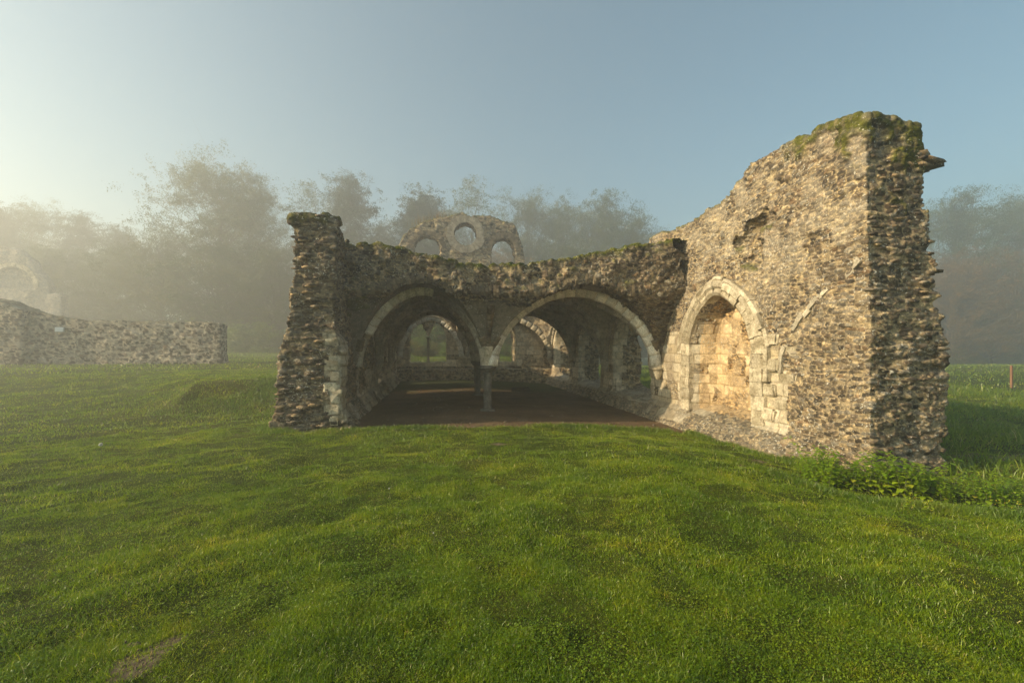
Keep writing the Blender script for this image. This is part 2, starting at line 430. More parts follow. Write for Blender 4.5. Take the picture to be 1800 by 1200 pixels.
def side_moss(P, N):
    y, z = P[:, 1], P[:, 2]
    cap = sstep(z-(side_top(y)-.42-.45*sstep(-y, -6.4, -5.6)), 0, .25)*(1-sstep(y, 6.9, 7.4))
    cap2 = sstep(N[:, 2], .3, .7)*sstep(z, 2.5, 3)*.8
    low = ((z > 3.3)&(z < 4.5)&(P[:, 0] < 6.75)&(P[:, 0] > 6.2)&(y < 5.9))*.75*(vnoise(P, 2.3, 77) > .4)
    return np.maximum(np.maximum(cap, cap2), low)
X, Y, Z, o = grid(5.45, 7.62, 5.4, 12.7, -.62, 5.2, .0155)
V1, F1_ = surface_nets(side_sdf(X, Y, Z).astype(np.float32), o, .0155)
V1, F1_ = trim(V1, F1_, (V1[:, 1] < 12.62)&(V1[:, 2] > -.58))
V1, c1 = skin_stone(V1, F1_, side_ashlar, .036, (.14, .14, .060), side_moss, seed=1, plaster=side_plaster)
X, Y, Z, o = grid(5.2, 7.8, 12.55, 26.2, -.8, 4.4, .04)
V2, F2_ = surface_nets(side_sdf(X, Y, Z).astype(np.float32), o, .04)
V2, F2_ = trim(V2, F2_, (V2[:, 1] > 12.6)&(V2[:, 2] > -.7))
V2, c2 = skin_stone(V2, F2_, side_ashlar, .045, (.19, .19, .085), None, seed=21)
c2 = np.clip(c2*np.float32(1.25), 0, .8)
nb_ = ((V1[:, 0] > 6.3)&(V1[:, 1] > 8.0)&(V1[:, 1] < 10.5)&(V1[:, 2] < 3.0)).astype(np.float32)
c1 = mix(c1, c1*np.array([1.35, 1.08, .75, 1])+np.array([.05, .035, .015, 0]), nb_*.55)
V, F, c = cat((V1, F1_, c1), (V2, F2_, c2))
# jutting flat stones at the ragged end
sideVFc = (V, F, c)

def add_stones(items, name, mat, parent, seed=0):
    """flattened irregular stones; items: (center, (sx,sy,sz), rotz, tilt)"""
    r = np.random.default_rng(seed); Vs, Fs, A, n = [], [], [], 0
    import bmesh
    bm = bmesh.new(); bmesh.ops.create_cube(bm, size=2); bmesh.ops.bevel(bm, geom=bm.edges[:], offset=.45, segments=2, affect='EDGES')
    bmesh.ops.triangulate(bm, faces=bm.faces[:]); bm.verts.index_update()
    BV = np.array([v.co[:] for v in bm.verts], np.float32); BF = np.array([[v.index for v in f.verts] for f in bm.faces], np.int32); bm.free()
    for (cx, cy, cz), s, rz, tl in items:
        q = BV*(1+(r.random(BV.shape)-.5)*.22)*np.array(s, np.float32)*.5
        ct, st_ = cos(tl), sin(tl); q = np.stack([q[:, 0], q[:, 1]*ct-q[:, 2]*st_, q[:, 1]*st_+q[:, 2]*ct], 1)
        cr, sr = cos(rz), sin(rz); q = np.stack([q[:, 0]*cr-q[:, 1]*sr, q[:, 0]*sr+q[:, 1]*cr, q[:, 2]], 1)
        Vs.append(q+np.array([cx, cy, cz], np.float32)); Fs.append(BF+n); n += len(BV)
        k = r.random(); base = [(.08, .065, .05), (.14, .11, .08), (.20, .17, .13), (.27, .2, .12)][min(3, int(k*4.4))]
        A.append(np.tile(np.append(np.array(base, np.float32)*(.8+.4*r.random()), 1), (len(BV), 1)))
    return np.concatenate(Vs).astype(np.float32), np.concatenate(Fs).astype(np.int32), np.concatenate(A)
r_ = np.random.default_rng(3); items = []
items.append(((7.16, 5.84, 4.36), (.66, .5, .10), .1, 0.05)); items.append(((7.0, 5.84, 4.27), (.55, .5, .09), .3, -.05)); items.append(((6.98, 5.84, 4.45), (.5, .45, .12), .5, .08))
items.append(((7.36, 5.8, 2.75), (.34, .2, .06), .2, .05)); items.append(((7.36, 5.8, 1.42), (.32, .28, .1), .1, 0))
for i in range(150):
    z = r_.uniform(-.3, 4.5)
    xo = 7.38-.13*max(z-1.4, 0)
    if r_.random() < .55: p = (xo-.02-abs(r_.normal(0, .03)), r_.uniform(5.62, 6.0), z)
    else: p = (r_.uniform(6.15, xo-.05), 5.65+.03*max(z-2, 0)+r_.uniform(-.02, .04), z)
    items.append((p, (r_.uniform(.09, .22), r_.uniform(.09, .16), r_.uniform(.03, .06)), r_.uniform(-.9, .9), r_.uniform(-.2, .2)))
V, F, c = cat2(sideVFc, add_stones(items, '', None, None, 5))
side = bpart('side_wall', V, F, M_STONE, {'Col': c})

# ---- left wall with its spur ---------------------------------------------------
lz = [-.8, -.35, -.05, .45, 1.0, 1.5, 1.95, 2.4, 3.2, 3.9, 4.5]; lpx = [470, 474, 484, 487, 489, 492, 506, 514, 519, 514, 518]
lx = [at(p, 10.25) for p in lpx]
def left_top(Y): return np.interp(Y, [9, 10.2, 10.55, 11.3, 11.9, 12.6, 13.4, 30], [4.31, 4.35, 4.35, 4.15, 4.13, 4.1, 3.9, 3.9])
def left_sdf(X, Y, Z):
    xo = np.interp(Z.ravel(), lz, lx)[None, None, :]
    xo = xo+(Y-10.25)*-.02
    topn = lattice_noise(X, Y, Z*0, 2.5, 35)*.12+lattice_noise(X, Y, Z*0, 7, 36)*.06-.09
    bat = .30*np.clip((.25-Z)/.5, 0, 1)
    xi = XL+bat+.14*np.clip((1.9-Z)/.3, 0, 1)*(Y < 10.9)
    body = np.maximum(np.maximum(xo-X, X-xi), np.maximum(10.2-.15*np.clip(.1-Z, 0, 1)-Y, Z-(left_top(Y)+topn)))
    for yc in (18.2, 22.5):  # nearer opening added to let sunlight into the vaulted interior
        h2 = 1.15-(XL-X)*.45
        body = np.maximum(body, -arch_void(Y-yc, Z, np.maximum(h2, .4), 1.5, 1.3, .25+(XL-X)*.3, 1.7))
    lump = (lattice_noise(X, Y, Z, 1.8, 31)-.5)*.12+(lattice_noise(X, Y, Z, 4.5, 32)-.5)*.06+(lattice_noise(X*.5, Y*.5, Z*1.6, 5, 33)-.5)*.08
    return body+lump
def left_ashlar(P, N):
    x, y, z = P[:, 0], P[:, 1], P[:, 2]
    q = (x > tooth(P, -2.35, .28, 8))&(y < 10.75)&(z > .05)&(z < 1.95)
    r = (y > 12.6)&(z < 2.4)&(x > -2.9)&(vnoise(P, 1.6, 94) > .42)
    s = (x > -2.5)&(y > 10.75)&(y < 12.6)&(z < 2)&(vnoise(P, 1.8, 95) > .55)
    return (q | r | s).astype(np.float32)
def left_moss(P, N):
    z = P[:, 2]
    return np.maximum(sstep(z, 4.0, 4.35)*.9*(P[:, 1] < 11.2), sstep(N[:, 2], .2, .6)*sstep(z, 2, 3)*.6)
X, Y, Z, o = grid(-4.0, -1.5, 9.8, 12.9, -.8, 4.85, .021)
V1, F1_ = surface_nets(left_sdf(X, Y, Z).astype(np.float32), o, .021)
V1, F1_ = trim(V1, F1_, (V1[:, 1] < 12.85)&(V1[:, 2] > -.75))
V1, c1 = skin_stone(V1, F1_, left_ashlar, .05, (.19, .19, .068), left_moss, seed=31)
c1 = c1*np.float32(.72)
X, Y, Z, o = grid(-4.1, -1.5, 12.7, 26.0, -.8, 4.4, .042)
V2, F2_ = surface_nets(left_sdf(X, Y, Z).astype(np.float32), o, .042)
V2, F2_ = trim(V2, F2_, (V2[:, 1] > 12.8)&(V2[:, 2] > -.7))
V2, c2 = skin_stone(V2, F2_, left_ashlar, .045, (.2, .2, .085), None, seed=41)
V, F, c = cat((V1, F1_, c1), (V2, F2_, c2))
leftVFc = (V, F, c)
r_ = np.random.default_rng(13); items = []
for i in range(80):
    z = r_.uniform(-.2, 4.4); xo = float(np.interp(z, lz, lx))
    if r_.random() < .5: p = (xo+.05, r_.uniform(10.2, 10.5), z)
    else: p = (r_.uniform(xo+.1, -2.4), 10.17+r_.uniform(-.01, .03), z)
    items.append((p, (r_.uniform(.12, .28), r_.uniform(.1, .2), r_.uniform(.035, .07)), r_.uniform(-.7, .7), r_.uniform(-.16, .16)))
V, F, c = cat2(leftVFc, add_stones(items, '', None, None, 6))
left = bpart('side_wall', V, F, M_STONE, {'Col': c}); left['label'] = 'dark rubble side wall ending in a stubby mossy pier'

# ---- arcade wall and vault --------------------------------------------------------
ap = [(560, 436), (600, 430), (650, 429), (700, 438), (760, 453), (800, 462), (850, 468), (920, 466), (1000, 456), (1060, 448), (1110, 440), (1160, 436), (1204, 438), (1260, 440)]
ax_ = np.array([at(p, 11.5) for p, _ in ap]); az_ = np.array([zat(q, x, 11.5)-.05 for (p, q), x in zip(ap, ax_)])
def vault_sdf(X, Y, Z):
    YY = Y+skew(X)
    cz = ceil_z(X+0*Y, YY)                                       # (nx,ny,1)
    # limit the steepness near the springers by measuring along the slope
    hx = max(X.ravel()[1]-X.ravel()[0], .001)
    gx = np.gradient(cz[:, :, 0], hx, axis=0); gy = np.gradient(cz[:, :, 0], hx, axis=1)
    sl_ = 1/np.sqrt(1+gx**2+gy**2)[:, :, None]
    under = (cz-Z)*sl_
    front = 11.32+.18*(lattice_noise(X, Y*0, Z, 2.4, 51)-.5)+.10*(lattice_noise(X, Y*0, Z, 6, 52)-.5)-.25*np.clip((X-5.0)/.8, 0, 1)*np.clip((Z-2.7)/.5, 0, 1)
    top = np.interp(X.ravel(), ax_, az_)[:, None, None]
    back = 3.62+0*Y
    tt = top*(1-np.clip((YY-12.3)/.6, 0, 1))+back*np.clip((YY-12.3)/.6, 0, 1)
    tt = tt+lattice_noise(X, Y, Z*0, 5, 53)*.08-.05
    body = np.maximum(np.maximum(under, Z-tt), front-YY)
    # far bay opened to let daylight in: vault lost right, half cut away left
    hn = lattice_noise(X, Y, Z*0, 1.7, 57)*.7-.35
    h1 = np.maximum(np.maximum(2.1-X, X-5.95), np.maximum(21.1-YY, YY-24.5))+hn
    h2 = np.maximum(np.maximum(-1.5-X, X-.9), np.maximum(22.3-YY, YY-24.5))+hn
    body = np.maximum(body, -np.minimum(h1, h2))
    body = np.maximum(body, np.maximum(XL-.45-X, X-(XR+.25)))
    lump = (lattice_noise(X, Y, Z, 1.8, 54)-.5)*.07+(lattice_noise(X, Y, Z, 5, 55)-.5)*.05
    lump = lump*np.clip(1-(YY-11.6)/.6, .12, 1)
    return body+lump
def vault_plaster(P, N): return 1.0* sstep(-N[:, 2], .0, .25)*np.where(P[:, 0] > 4.3, sstep(P[:, 1]+.125*np.maximum(P[:, 0]-XC, 0), 12.3, 12.6), sstep(P[:, 1]+.125*np.maximum(P[:, 0]-XC, 0), 11.5, 11.75))*1.6
def vault_moss(P, N):
    t = np.interp(P[:, 0], ax_, az_)
    return np.maximum(sstep(N[:, 2], .2, .7)*.9, .8*((P[:, 0] < -1.5)&(P[:, 2] > 2.1)&(P[:, 2] < 3.0))*(vnoise(P, 2, 88) > .4)) + .5*sstep(P[:, 2]-t, -.15, -.02)
def vault_dark(P, N): return sstep(P[:, 0], 4.4, 5.2)*sstep(P[:, 2], 2.5, 3.2)*(N[:, 1] < 0)*.8*sstep(vnoise(P, 1.3, 96), .2, .6)+.35*sstep(-P[:, 0], -3, 0)+.75*(P[:, 1]+.125*np.maximum(P[:, 0]-XC, 0) < 12.42)*(P[:, 1]+.125*np.maximum(P[:, 0]-XC, 0) > 11.55)  # last term paints overhang shade into the recess colour, along with dark mortar stain
X, Y, Z, o = grid(-2.8, 6.5, 10.5, 13.3, .95, 4.6, .023)
V1, F1_ = surface_nets(vault_sdf(X, Y, Z).astype(np.float32), o, .023)
V1, F1_ = trim(V1, F1_, (V1[:, 1] < 13.2))
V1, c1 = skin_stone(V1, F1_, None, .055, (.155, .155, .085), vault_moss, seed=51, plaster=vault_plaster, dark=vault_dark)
X, Y, Z, o = grid(-2.8, 6.5, 13.1, 25.6, .95, 4.2, .05)
V2, F2_ = surface_nets(vault_sdf(X, Y, Z).astype(np.float32), o, .05)
V2, F2_ = trim(V2, F2_, (V2[:, 1] > 13.15))
V2, c2 = skin_stone(V2, F2_, None, .03, (.2, .2, .1), None, seed=61, plaster=vault_plaster)
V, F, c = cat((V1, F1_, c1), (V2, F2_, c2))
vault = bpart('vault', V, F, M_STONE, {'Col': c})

# ---- end wall ----------------------------------------------------------------------
def end_sdf(X, Y, Z):
    YY = Y+skew(X)*0
    body = np.maximum(np.maximum(24.75-Y, Y-25.3), np.maximum(np.maximum(-3.3-X, X-7.2), Z-3.8))
    body = np.maximum(body, np.minimum(24.75-.0*Y-Y+0*X, 9))
    for xc in (-.58, 3.25):
        v = arch_void(X-xc, Z, .97, 2.0, 1.15, .80, 1.8)
        wedge = np.abs(X-xc)-.5*np.clip(Z-2.15, 0, 2)
        body = np.maximum(body, -np.maximum(v, -wedge))
    bench = np.maximum(np.maximum(24.45-Y, Y-25), Z-.42)
    body = np.minimum(body, np.maximum(bench, np.maximum(-2.4-X, X-6.2)))
    return body+(lattice_noise(X, Y, Z, 1.8, 71)-.5)*.08
X, Y, Z, o = grid(-3.5, 7.4, 24.2, 25.9, -.6, 4.0, .045)
V, F = surface_nets(end_sdf(X, Y, Z).astype(np.float32), o, .045)
V, c = skin_stone(V, F, lambda P, N: ((P[:, 2] > .55)&(vnoise(P, 1.5, 97) > .28)).astype(np.float32), .035, (.22, .22, .09), None, seed=71)
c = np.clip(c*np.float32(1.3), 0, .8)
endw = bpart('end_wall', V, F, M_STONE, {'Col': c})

# ---- ribs, rings, columns, corbels ----------------------------------------------------
def sweep(pts, lat, prof, nblk, seed=0, jit=.006, gap=.985, wig=0.0, skip=(), center=None):
    """blocks laid along the polyline pts; lat = horizontal axis across; prof = (lat, radial) loop."""
    pts = np.asarray(pts, np.float64); lat = np.asarray(lat, float); lat = lat/np.linalg.norm(lat)
    L = np.concatenate([[0], np.cumsum(np.linalg.norm(np.diff(pts, axis=0), axis=1))])
    r = np.random.default_rng(seed); Vs, Fs, A, n = [], [], [], 0
    prof = np.asarray(prof, float); m = len(prof)
    for b in range(nblk):
        if b in skip: continue
        t0, t1 = b/nblk, (b+1)/nblk; mid = (t0+t1)/2; t0, t1 = mid+(t0-mid)*gap, mid+(t1-mid)*gap
        jl, jr = r.normal(0, jit, 2); sc2 = 1+r.normal(0, wig); rv = r.random()
        rings = []
        for t in np.linspace(t0, t1, 4):
            s = t*L[-1]; p = np.array([np.interp(s, L, pts[:, k]) for k in range(3)])
            q0 = np.array([np.interp(min(s+.03, L[-1]), L, pts[:, k]) for k in range(3)]); q1 = np.array([np.interp(max(s-.03, 0), L, pts[:, k]) for k in range(3)])
            T = q0-q1; T /= np.linalg.norm(T)+1e-9
            R = np.cross(lat, T); R /= np.linalg.norm(R)
            if center is not None:
                if np.dot(R, p-np.array(center)) < 0: R = -R
            elif R[2] < -1e-6: R = -R
            rings.append(p+np.outer(prof[:, 0]*sc2+jl, lat)+np.outer(prof[:, 1]*sc2+jr, R))
        Vs.append(np.concatenate(rings)); A += [rv]*(4*m)
        f = []
        for k in range(3):
            for j in range(m):
                f.append([n+k*m+j, n+k*m+(j+1) % m, n+(k+1)*m+(j+1) % m, n+(k+1)*m+j])
        for j in range(1, m-1):
            f.append([n, n+j+1, n+j, n]); f.append([n+3*m, n+3*m+j, n+3*m+j+1, n+3*m])
        Fs += f; n += 4*m
    Fs = np.array(Fs); tri = Fs[:, 0] == Fs[:, 3]
    return np.concatenate(Vs), [Fs[~tri], Fs[tri][:, :3]], np.array(A, np.float32)
def rib_prof(w, d, up=.06):
    """down is the moulded side (radial negative)."""
    return [(-w/2, up), (-w/2, -d*.45), (-w*.36, -d*.6), (-w*.30, -d*.85), (-w*.16, -d), (w*.16, -d), (w*.30, -d*.85), (w*.36, -d*.6), (w/2, -d*.45), (w/2, up)]
def across(xa, xb, yy, n=60):
    """transverse arch at vault line yy from xa to xb, following the ceiling profile."""
    xc = float(xc_at(yy)); a, b = (XL, xc) if (xa+xb)/2 < XC else (xc, XR)
    cx = (a+b)/2; hw = (b-a)/2-.085
    return [(cx+s_*hw, yreal(cx+s_*hw, yy), hprof(s_)) for s_ in np.sin(np.linspace(-1, 1, n)*pi/2)]
pts = np.array(across(XC, XR, 12.5)); lat = np.array([.12, 1, 0])
V, F, A = sweep(pts, (0.12, 1, 0), rib_prof(.36, .20), 22, 1, .004, .985, .02)
bpart('arch_ring', V, F, M_RING, {'rnd': A})['label'] = 'complete pale moulded stone arch ring'
pl = np.array(across(XL, XC, 12.5)); pl = pl[(pl[:, 0] < -.12)&(pl[:, 2] > 1.95)]
V, F, A = sweep(pl, (0, 1, 0), rib_prof(.38, .20), 9, 2, .004, .985, .02)
bpart('arch_ring', V, F, M_RING, {'rnd': A})['label'] = 'broken half of a pale moulded stone arch ring'
def rib(pts, lat, w=.22, d=.15, n=20, mat=M_RIB, seed=0, nm='vault_rib'):
    V, F, A = sweep(pts, lat, rib_prof(w, d), n, seed, .003, .99, .01); return bpart(nm, V, F, mat, {'rnd': A}, vault)
rib(across(XL, XC, 16.6), (0, 1, 0), .26, .17, 20, M_RIB, 3)
rib(across(XC, XR, 16.6), (.12, 1, 0), .26, .17, 22, M_RIB, 4)
rib(across(XL, XC, 20.7), (0, 1, 0), .26, .17, 20, M_RIB, 13); rib(across(XC, XR, 20.7), (.12, 1, 0), .26, .17, 22, M_ASHLAR, 14)
rib(across(XL, XC, 24.62), (0, 1, 0), .26, .2, 20, M_RING, 5)
rib(across(XC, XR, 24.62+.0), (.12, 1, 0), .26, .2, 20, M_ASHLAR, 6)
q = np.array(across(XL, XC, 12.5)); q = q[(q[:, 0] > -.1)|(q[:, 2] < 1.95)]
rib(q[q[:, 0] > -.1], (0, 1, 0), .16, .04, 8, M_RIB, 7)
def diag(xa, xb, ya, yb, seed):
    cx, hx = (xa+xb)/2, abs(xb-xa)/2-.085; pts = []
    for s in np.sin(np.linspace(-1, 1, 60)*pi/2):
        x = cx+s*(xb-xa)/2*(1-.17/abs(xb-xa)); yy = (ya+yb)/2+s*(yb-ya)/2
        pts.append((x, yreal(x, yy), float(hprof(s))))
    lat = (-(yb-ya), xb-xa, 0)
    rib(pts, lat, .18, .13, 28, M_RIB, seed)
for i, (ya, yb) in enumerate(((12.5, 16.6), (16.6, 20.7), (20.7, 24.8))):
    for j in (0, 1):
        if i == 2: continue
        if j == 0: diag(XL, float(xc_at(yb)), ya, yb, 20+i*4); diag(XL, float(xc_at(ya)), yb, ya, 30+i*4)
        else: diag(float(xc_at(ya)), XR, ya, yb, 21+i*4); diag(float(xc_at(yb)), XR, yb, ya, 31+i*4)
def along(x, ya, yb):
    pts = []
    for s in np.sin(np.linspace(-1, 1, 50)*pi/2):
        yy = (ya+yb)/2+s*(abs(yb-ya)/2-.085); pts.append((x, yreal(x, yy), float(hprof(s))))
    return pts
for ya in (12.5, 16.6, 20.7):
    for x in (XR-.06, XL+.06): rib(along(x, ya, ya+4.1), (1, 0, 0), .16, .1, 20, M_RIB, 50)
    if ya > 20: continue
    rib([(float(xc_at(ya+4.1*(p[1]-yreal(XC, ya))/4.1)), p[1], p[2]) for p in along(XC, ya, ya+4.1)], (1, 0, 0), .24, .14, 20, M_RIB, 52)
# next bay's ribs broken off short, left as stumps in front of the column
def stump(x0, x1, yy0, yy1, seed, smax):
    pts = []
    for s in np.linspace(.97, smax, 20):
        x = x0+(x1-x0)*(1-s)/2; yy = yy0+(yy1-yy0)*(1-s)/2
        pts.append((x, yreal(x, yy), float(hprof(s))))
    rib(pts, (-(yy1-yy0), x1-x0, 0), .2, .13, 6, M_VOUSS, seed, 'broken_rib')
stump(XC, XR, 12.5, 8.4, 60, .9); stump(XC, XL, 12.5, 8.4, 61, .9); stump(XC, XC, 12.5, 8.4, 62, .60)
stump(XR-.05, XC, 12.5, 8.4, 63, .92); stump(XL+.05, XC, 12.5, 8.4, 64, .92)

def lathe(prof, n=32, jit=0, seed=0):
    r = np.random.default_rng(seed); V, F = [], []
    for k, (rr, z) in enumerate(prof):
        for j in range(n):
            a = 2*pi*j/n; q = rr*(1+r.normal(0, jit)); V.append((q*cos(a), q*sin(a), z))
    m = len(prof)
    for k in range(m-1):
        for j in range(n): F.append([k*n+j, k*n+(j+1) % n, (k+1)*n+(j+1) % n, (k+1)*n+j])
    V.append((0, 0, prof[0][1])); V.append((0, 0, prof[-1][1])); a, b = len(V)-2, len(V)-1
    T = [[a, (j+1) % n, j] for j in range(n)]+[[b, (m-1)*n+j, (m-1)*n+(j+1) % n] for j in range(n)]
    return np.array(V), [np.array(F), np.array(T)]
def column(x, y, seed):
    fz = float(floor_z(np.array(x), np.array(y)))
    zz = np.linspace(fz+.03, .84, 14)
    V, F = lathe([(.125, fz+.02)]+[(.112+.004*sin(i*2.1), z) for i, z in enumerate(zz)]+[(.112, .86)], 28, .012, seed)
    V = V+np.array([x, y, 0])
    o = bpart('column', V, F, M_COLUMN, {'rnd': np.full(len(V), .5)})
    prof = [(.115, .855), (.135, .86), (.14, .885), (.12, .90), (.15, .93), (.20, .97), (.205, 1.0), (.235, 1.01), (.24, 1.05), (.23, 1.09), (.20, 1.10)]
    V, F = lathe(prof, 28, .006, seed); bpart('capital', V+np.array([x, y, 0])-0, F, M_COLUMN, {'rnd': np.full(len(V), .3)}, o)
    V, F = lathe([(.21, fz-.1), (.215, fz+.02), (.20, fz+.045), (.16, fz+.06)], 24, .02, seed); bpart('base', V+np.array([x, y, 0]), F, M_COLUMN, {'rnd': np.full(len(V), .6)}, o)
    # springer block: square, flaring upwards where all ribs meet
    Vs, Fs = [], []
    lv = [(.17, 1.09), (.175, 1.25), (.20, 1.45), (.245, 1.62)]
    for k, (s, z) in enumerate(lv):
        for j in range(8):
            a = pi/8+j*pi/4; m = s*1.12; Vs.append((x+m*cos(a), y+m*sin(a), z))
    for k in range(3):
        for j in range(8): Fs.append([k*8+j, k*8+(j+1) % 8, (k+1)*8+(j+1) % 8, (k+1)*8+j])
    bpart('springer', Vs, [np.array(Fs), np.array([[0, j+1, j] for j in range(1, 7)]+[[24, 24+j, 25+j] for j in range(1, 7)])], M_ASHLAR if y < 14 else M_RIB, {'rnd': np.full(32, .6)}, o, smooth=False)
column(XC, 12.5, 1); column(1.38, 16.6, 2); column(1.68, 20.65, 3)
def corbel(x, y, sx, mat, seed, half=True):
    prof = [(.01, .68), (.05, .72), (.07, .78), (.105, .82), (.10, .86), (.135, .93), (.15, .97), (.175, .98), (.18, 1.03), (.15, 1.05), (.15, 1.14)]
    V, F = lathe(prof, 20, .01, seed); V = V*np.array([1.15, 1.15, 1]) ; V = V+np.array([x, y, 0])
    return bpart('corbel', V, F, mat, {'rnd': np.full(len(V), .7)})
corbel(XR-.08, 11.9, 1, M_ASHLAR, 3); corbel(XR-.06, 16.0, 1, M_RIB, 4); corbel(XR-.06, 20.1, 1, M_ASHLAR, 14); corbel(XL+.08, 20.7, 1, M_RIB, 15); corbel(XL+.08, 16.6, -1, M_RIB, 5)
corbel(XC, 24.62, 1, M_ASHLAR, 6); corbel(XR-.1, 24.2, 1, M_ASHLAR, 7); corbel(XL+.1, 24.6, 1, M_ASHLAR, 8)
# rubble voussoirs along the broken lower edge of the vault
def edge_pts(x0, x1, n=200, yf=11.36):
    P = []
    for x in np.linspace(x0, x1, n):
        P.append((x, yreal(x, yf), float(ceil_z(np.array(x), np.array(yf)))+.06))
    return np.array(P)
for k, (a, b, nn, sk) in enumerate(((-1.95, -.35, 15, ()), (-.30, 1.30, 19, ()), (1.34, 5.0, 56, ()))):
    V, F, A = sweep(edge_pts(a, b), (0.05, 1, 0), [(-.03, .17), (-.07, .02), (-.03, -.08), (.25, -.08), (.25, .18)], nn, 70+k, .03, .88, .16, skip=sk)
    bpart('voussoirs', V, F, M_VOUSS, {'rnd': A}, vault, smooth=False)
# niche arch ring on the side wall
def niche_pts(hw, spr, rise, yc, x, n=60, zfoot_n=None, zfoot_f=None, p=1.65):
    P = []
    if zfoot_f is not None:
        for z in np.linspace(zfoot_f, spr, 8)[:-1]: P.append((x, yc+hw, z))
    for s in np.sin(np.linspace(1, -1, n)*pi/2): P.append((x, yc+s*hw, spr+rise*(1-abs(s)**p)**(1/p)))
    if zfoot_n is not None:
        for z in np.linspace(spr, zfoot_n, 8)[1:]: P.append((x, yc-hw, z))
    return P
pr = [(-.05, .37), (-.09, .30), (-.10, .20), (-.05, .15), (-.085, .06), (-.04, .0), (.2, -.02), (.24, .37)]
V, F, A = sweep(niche_pts(1.12, 1.62, 1.14, 9.25, XR-.0, 60, .12, .05), (1, 0, 0), pr, 24, 81, .014, .975, .07, center=(XR, 9.25, 1.2))
ringV, ringF, ringA = V, F, A
pr = [(-.07, .09), (-.10, .03), (-.05, -.03), (.14, -.03), (.15, .09)]
V, F, A = sweep(niche_pts(1.55, 1.55, 1.50, 9.25, XR, 60, .95, 1.5), (1, 0, 0), pr, 16, 82, .014, .985, .08, center=(XR, 9.25, 1.2))
bpart('hood_mould', V, F, M_ASHLAR, {'rnd': A}, side, smooth=False)
# scar of the vanished vault rib rising to the right across the wall
sp = [(1372, 655), (1376, 620), (1388, 588), (1408, 558), (1432, 530), (1462, 502), (1492, 478), (1512, 455)]
sp = [(XR-.0, XR/ratio(p), zat(q_, XR, XR/ratio(p))) for p, q_ in sp]
V, F, A = sweep(sp, (1, 0, 0), [(-.0, .06), (-.012, -.03), (.12, -.05), (.12, .08)], 15, 83, .014, .97, .16)
bpart('rib_scar', V, F, M_RIB, {'rnd': A}, side, smooth=False)
# projecting jamb blocks beside the niche
r_ = np.random.default_rng(23); Vb = []
def blocks(lst, name, mat, parent):
    import bmesh
    bm = bmesh.new(); bmesh.ops.create_cube(bm, size=1); bmesh.ops.bevel(bm, geom=bm.edges[:], offset=.09, segments=2, affect='EDGES'); bmesh.ops.triangulate(bm, faces=bm.faces[:])
    BV = np.array([v.co[:] for v in bm.verts]); BF = np.array([[v.index for v in f.verts] for f in bm.faces]); bm.free()
    Vs, Fs, A = [], [], []
    for i, (cx_, s) in enumerate(lst):
        Vs.append(BV*(1+(r_.random(BV.shape)-.5)*.2)*np.array(s)+np.array(cx_)); Fs.append(BF+i*len(BV)); A += [r_.random()]*len(BV)
    V_, F_, A_ = np.concatenate(Vs), [np.concatenate(Fs)], np.array(A, np.float32)
    if name == 'jamb_stones':
        name = 'niche_arch'; F_ = [f for f in ringF]+[F_[0]+len(ringV)]; V_ = np.concatenate([ringV, V_]); A_ = np.concatenate([ringA, A_])
    return bpart(name, V_, F_, mat, {'rnd': A_}, parent, smooth=False)
lst = []
for i in range(8):
    z = .10+i*.235; ww = .30+.28*(i % 2)+r_.uniform(0, .15)
    lst.append(((XR+.13+r_.uniform(-.025, .02), 8.07-ww/2+.03, z), (.34, ww, .222+r_.uniform(-.01, .008))))
    if i % 2 == 0 and i < 7: lst.append(((XR+.145, 7.36-r_.uniform(0, .2), z+r_.uniform(-.02, .02)), (.3, r_.uniform(.3, .45), .2)))
blocks(lst, 'jamb_stones', M_ASHLAR, side)
lst = []
for i in range(8):
    z = .02+i*.24; ww = .2+.12*(i % 2)
    lst.append(((-2.20-ww/2+.08+(.02 if i % 3 else 0), 10.38, z), (ww, .42, .225)))
blocks(lst, 'quoins', M_ASHLAR, left)
# tracery mullions in the end wall
for xc in (-.58, 3.25):
    V, F = lathe([(.13, .78), (.09, .84), (.075, .9), (.07, 2.0), (.10, 2.06), (.13, 2.12)], 14, .01, 9)
    bpart('mullion', V+np.array([xc, 25.1, 0]), F, M_RIB, {'rnd': np.full(len(V), .4)}, endw)

# ------------------------------------------------------------------ floor and ground
def sheet(name, xs, ys, zf, mat, kind='structure', attrs=None):
    Xg, Yg = np.meshgrid(xs, ys, indexing='ij'); Zg = zf(Xg, Yg)
    V = np.stack([Xg, Yg, Zg], -1).reshape(-1, 3); n, m = len(xs), len(ys)
    i = np.arange(n*m).reshape(n, m); F = np.stack([i[:-1, :-1], i[1:, :-1], i[1:, 1:], i[:-1, 1:]], -1).reshape(-1, 4)
    at_ = attrs(V) if attrs else None
    return tag(link(name, mesh_np(name, V, F, True, at_), mat), kind=kind)
m, t, b = new_mat('trodden_earth'); geo = nd(t, 'ShaderNodeNewGeometry'); P_ = geo.outputs['Position']
n1 = noise_node(t, .8, 5, .65, P_); r1 = ramp(t, n1.outputs[0], [(.3, (.095, .062, .036)), (.55, (.155, .105, .062)), (.75, (.21, .145, .085))])
n2 = noise_node(t, 45, 3, .7, P_); r2 = ramp(t, n2.outputs[0], [(.35, (.7, .7, .7)), (.62, (1.1, 1.1, 1.1)), (.75, (1.9, 1.8, 1.7))])
cc = mixc(t, 1, r1.outputs[0], r2.outputs[0], 'MULTIPLY')
sx = nd(t, 'ShaderNodeSeparateXYZ'); t.links.new(P_, sx.inputs[0])
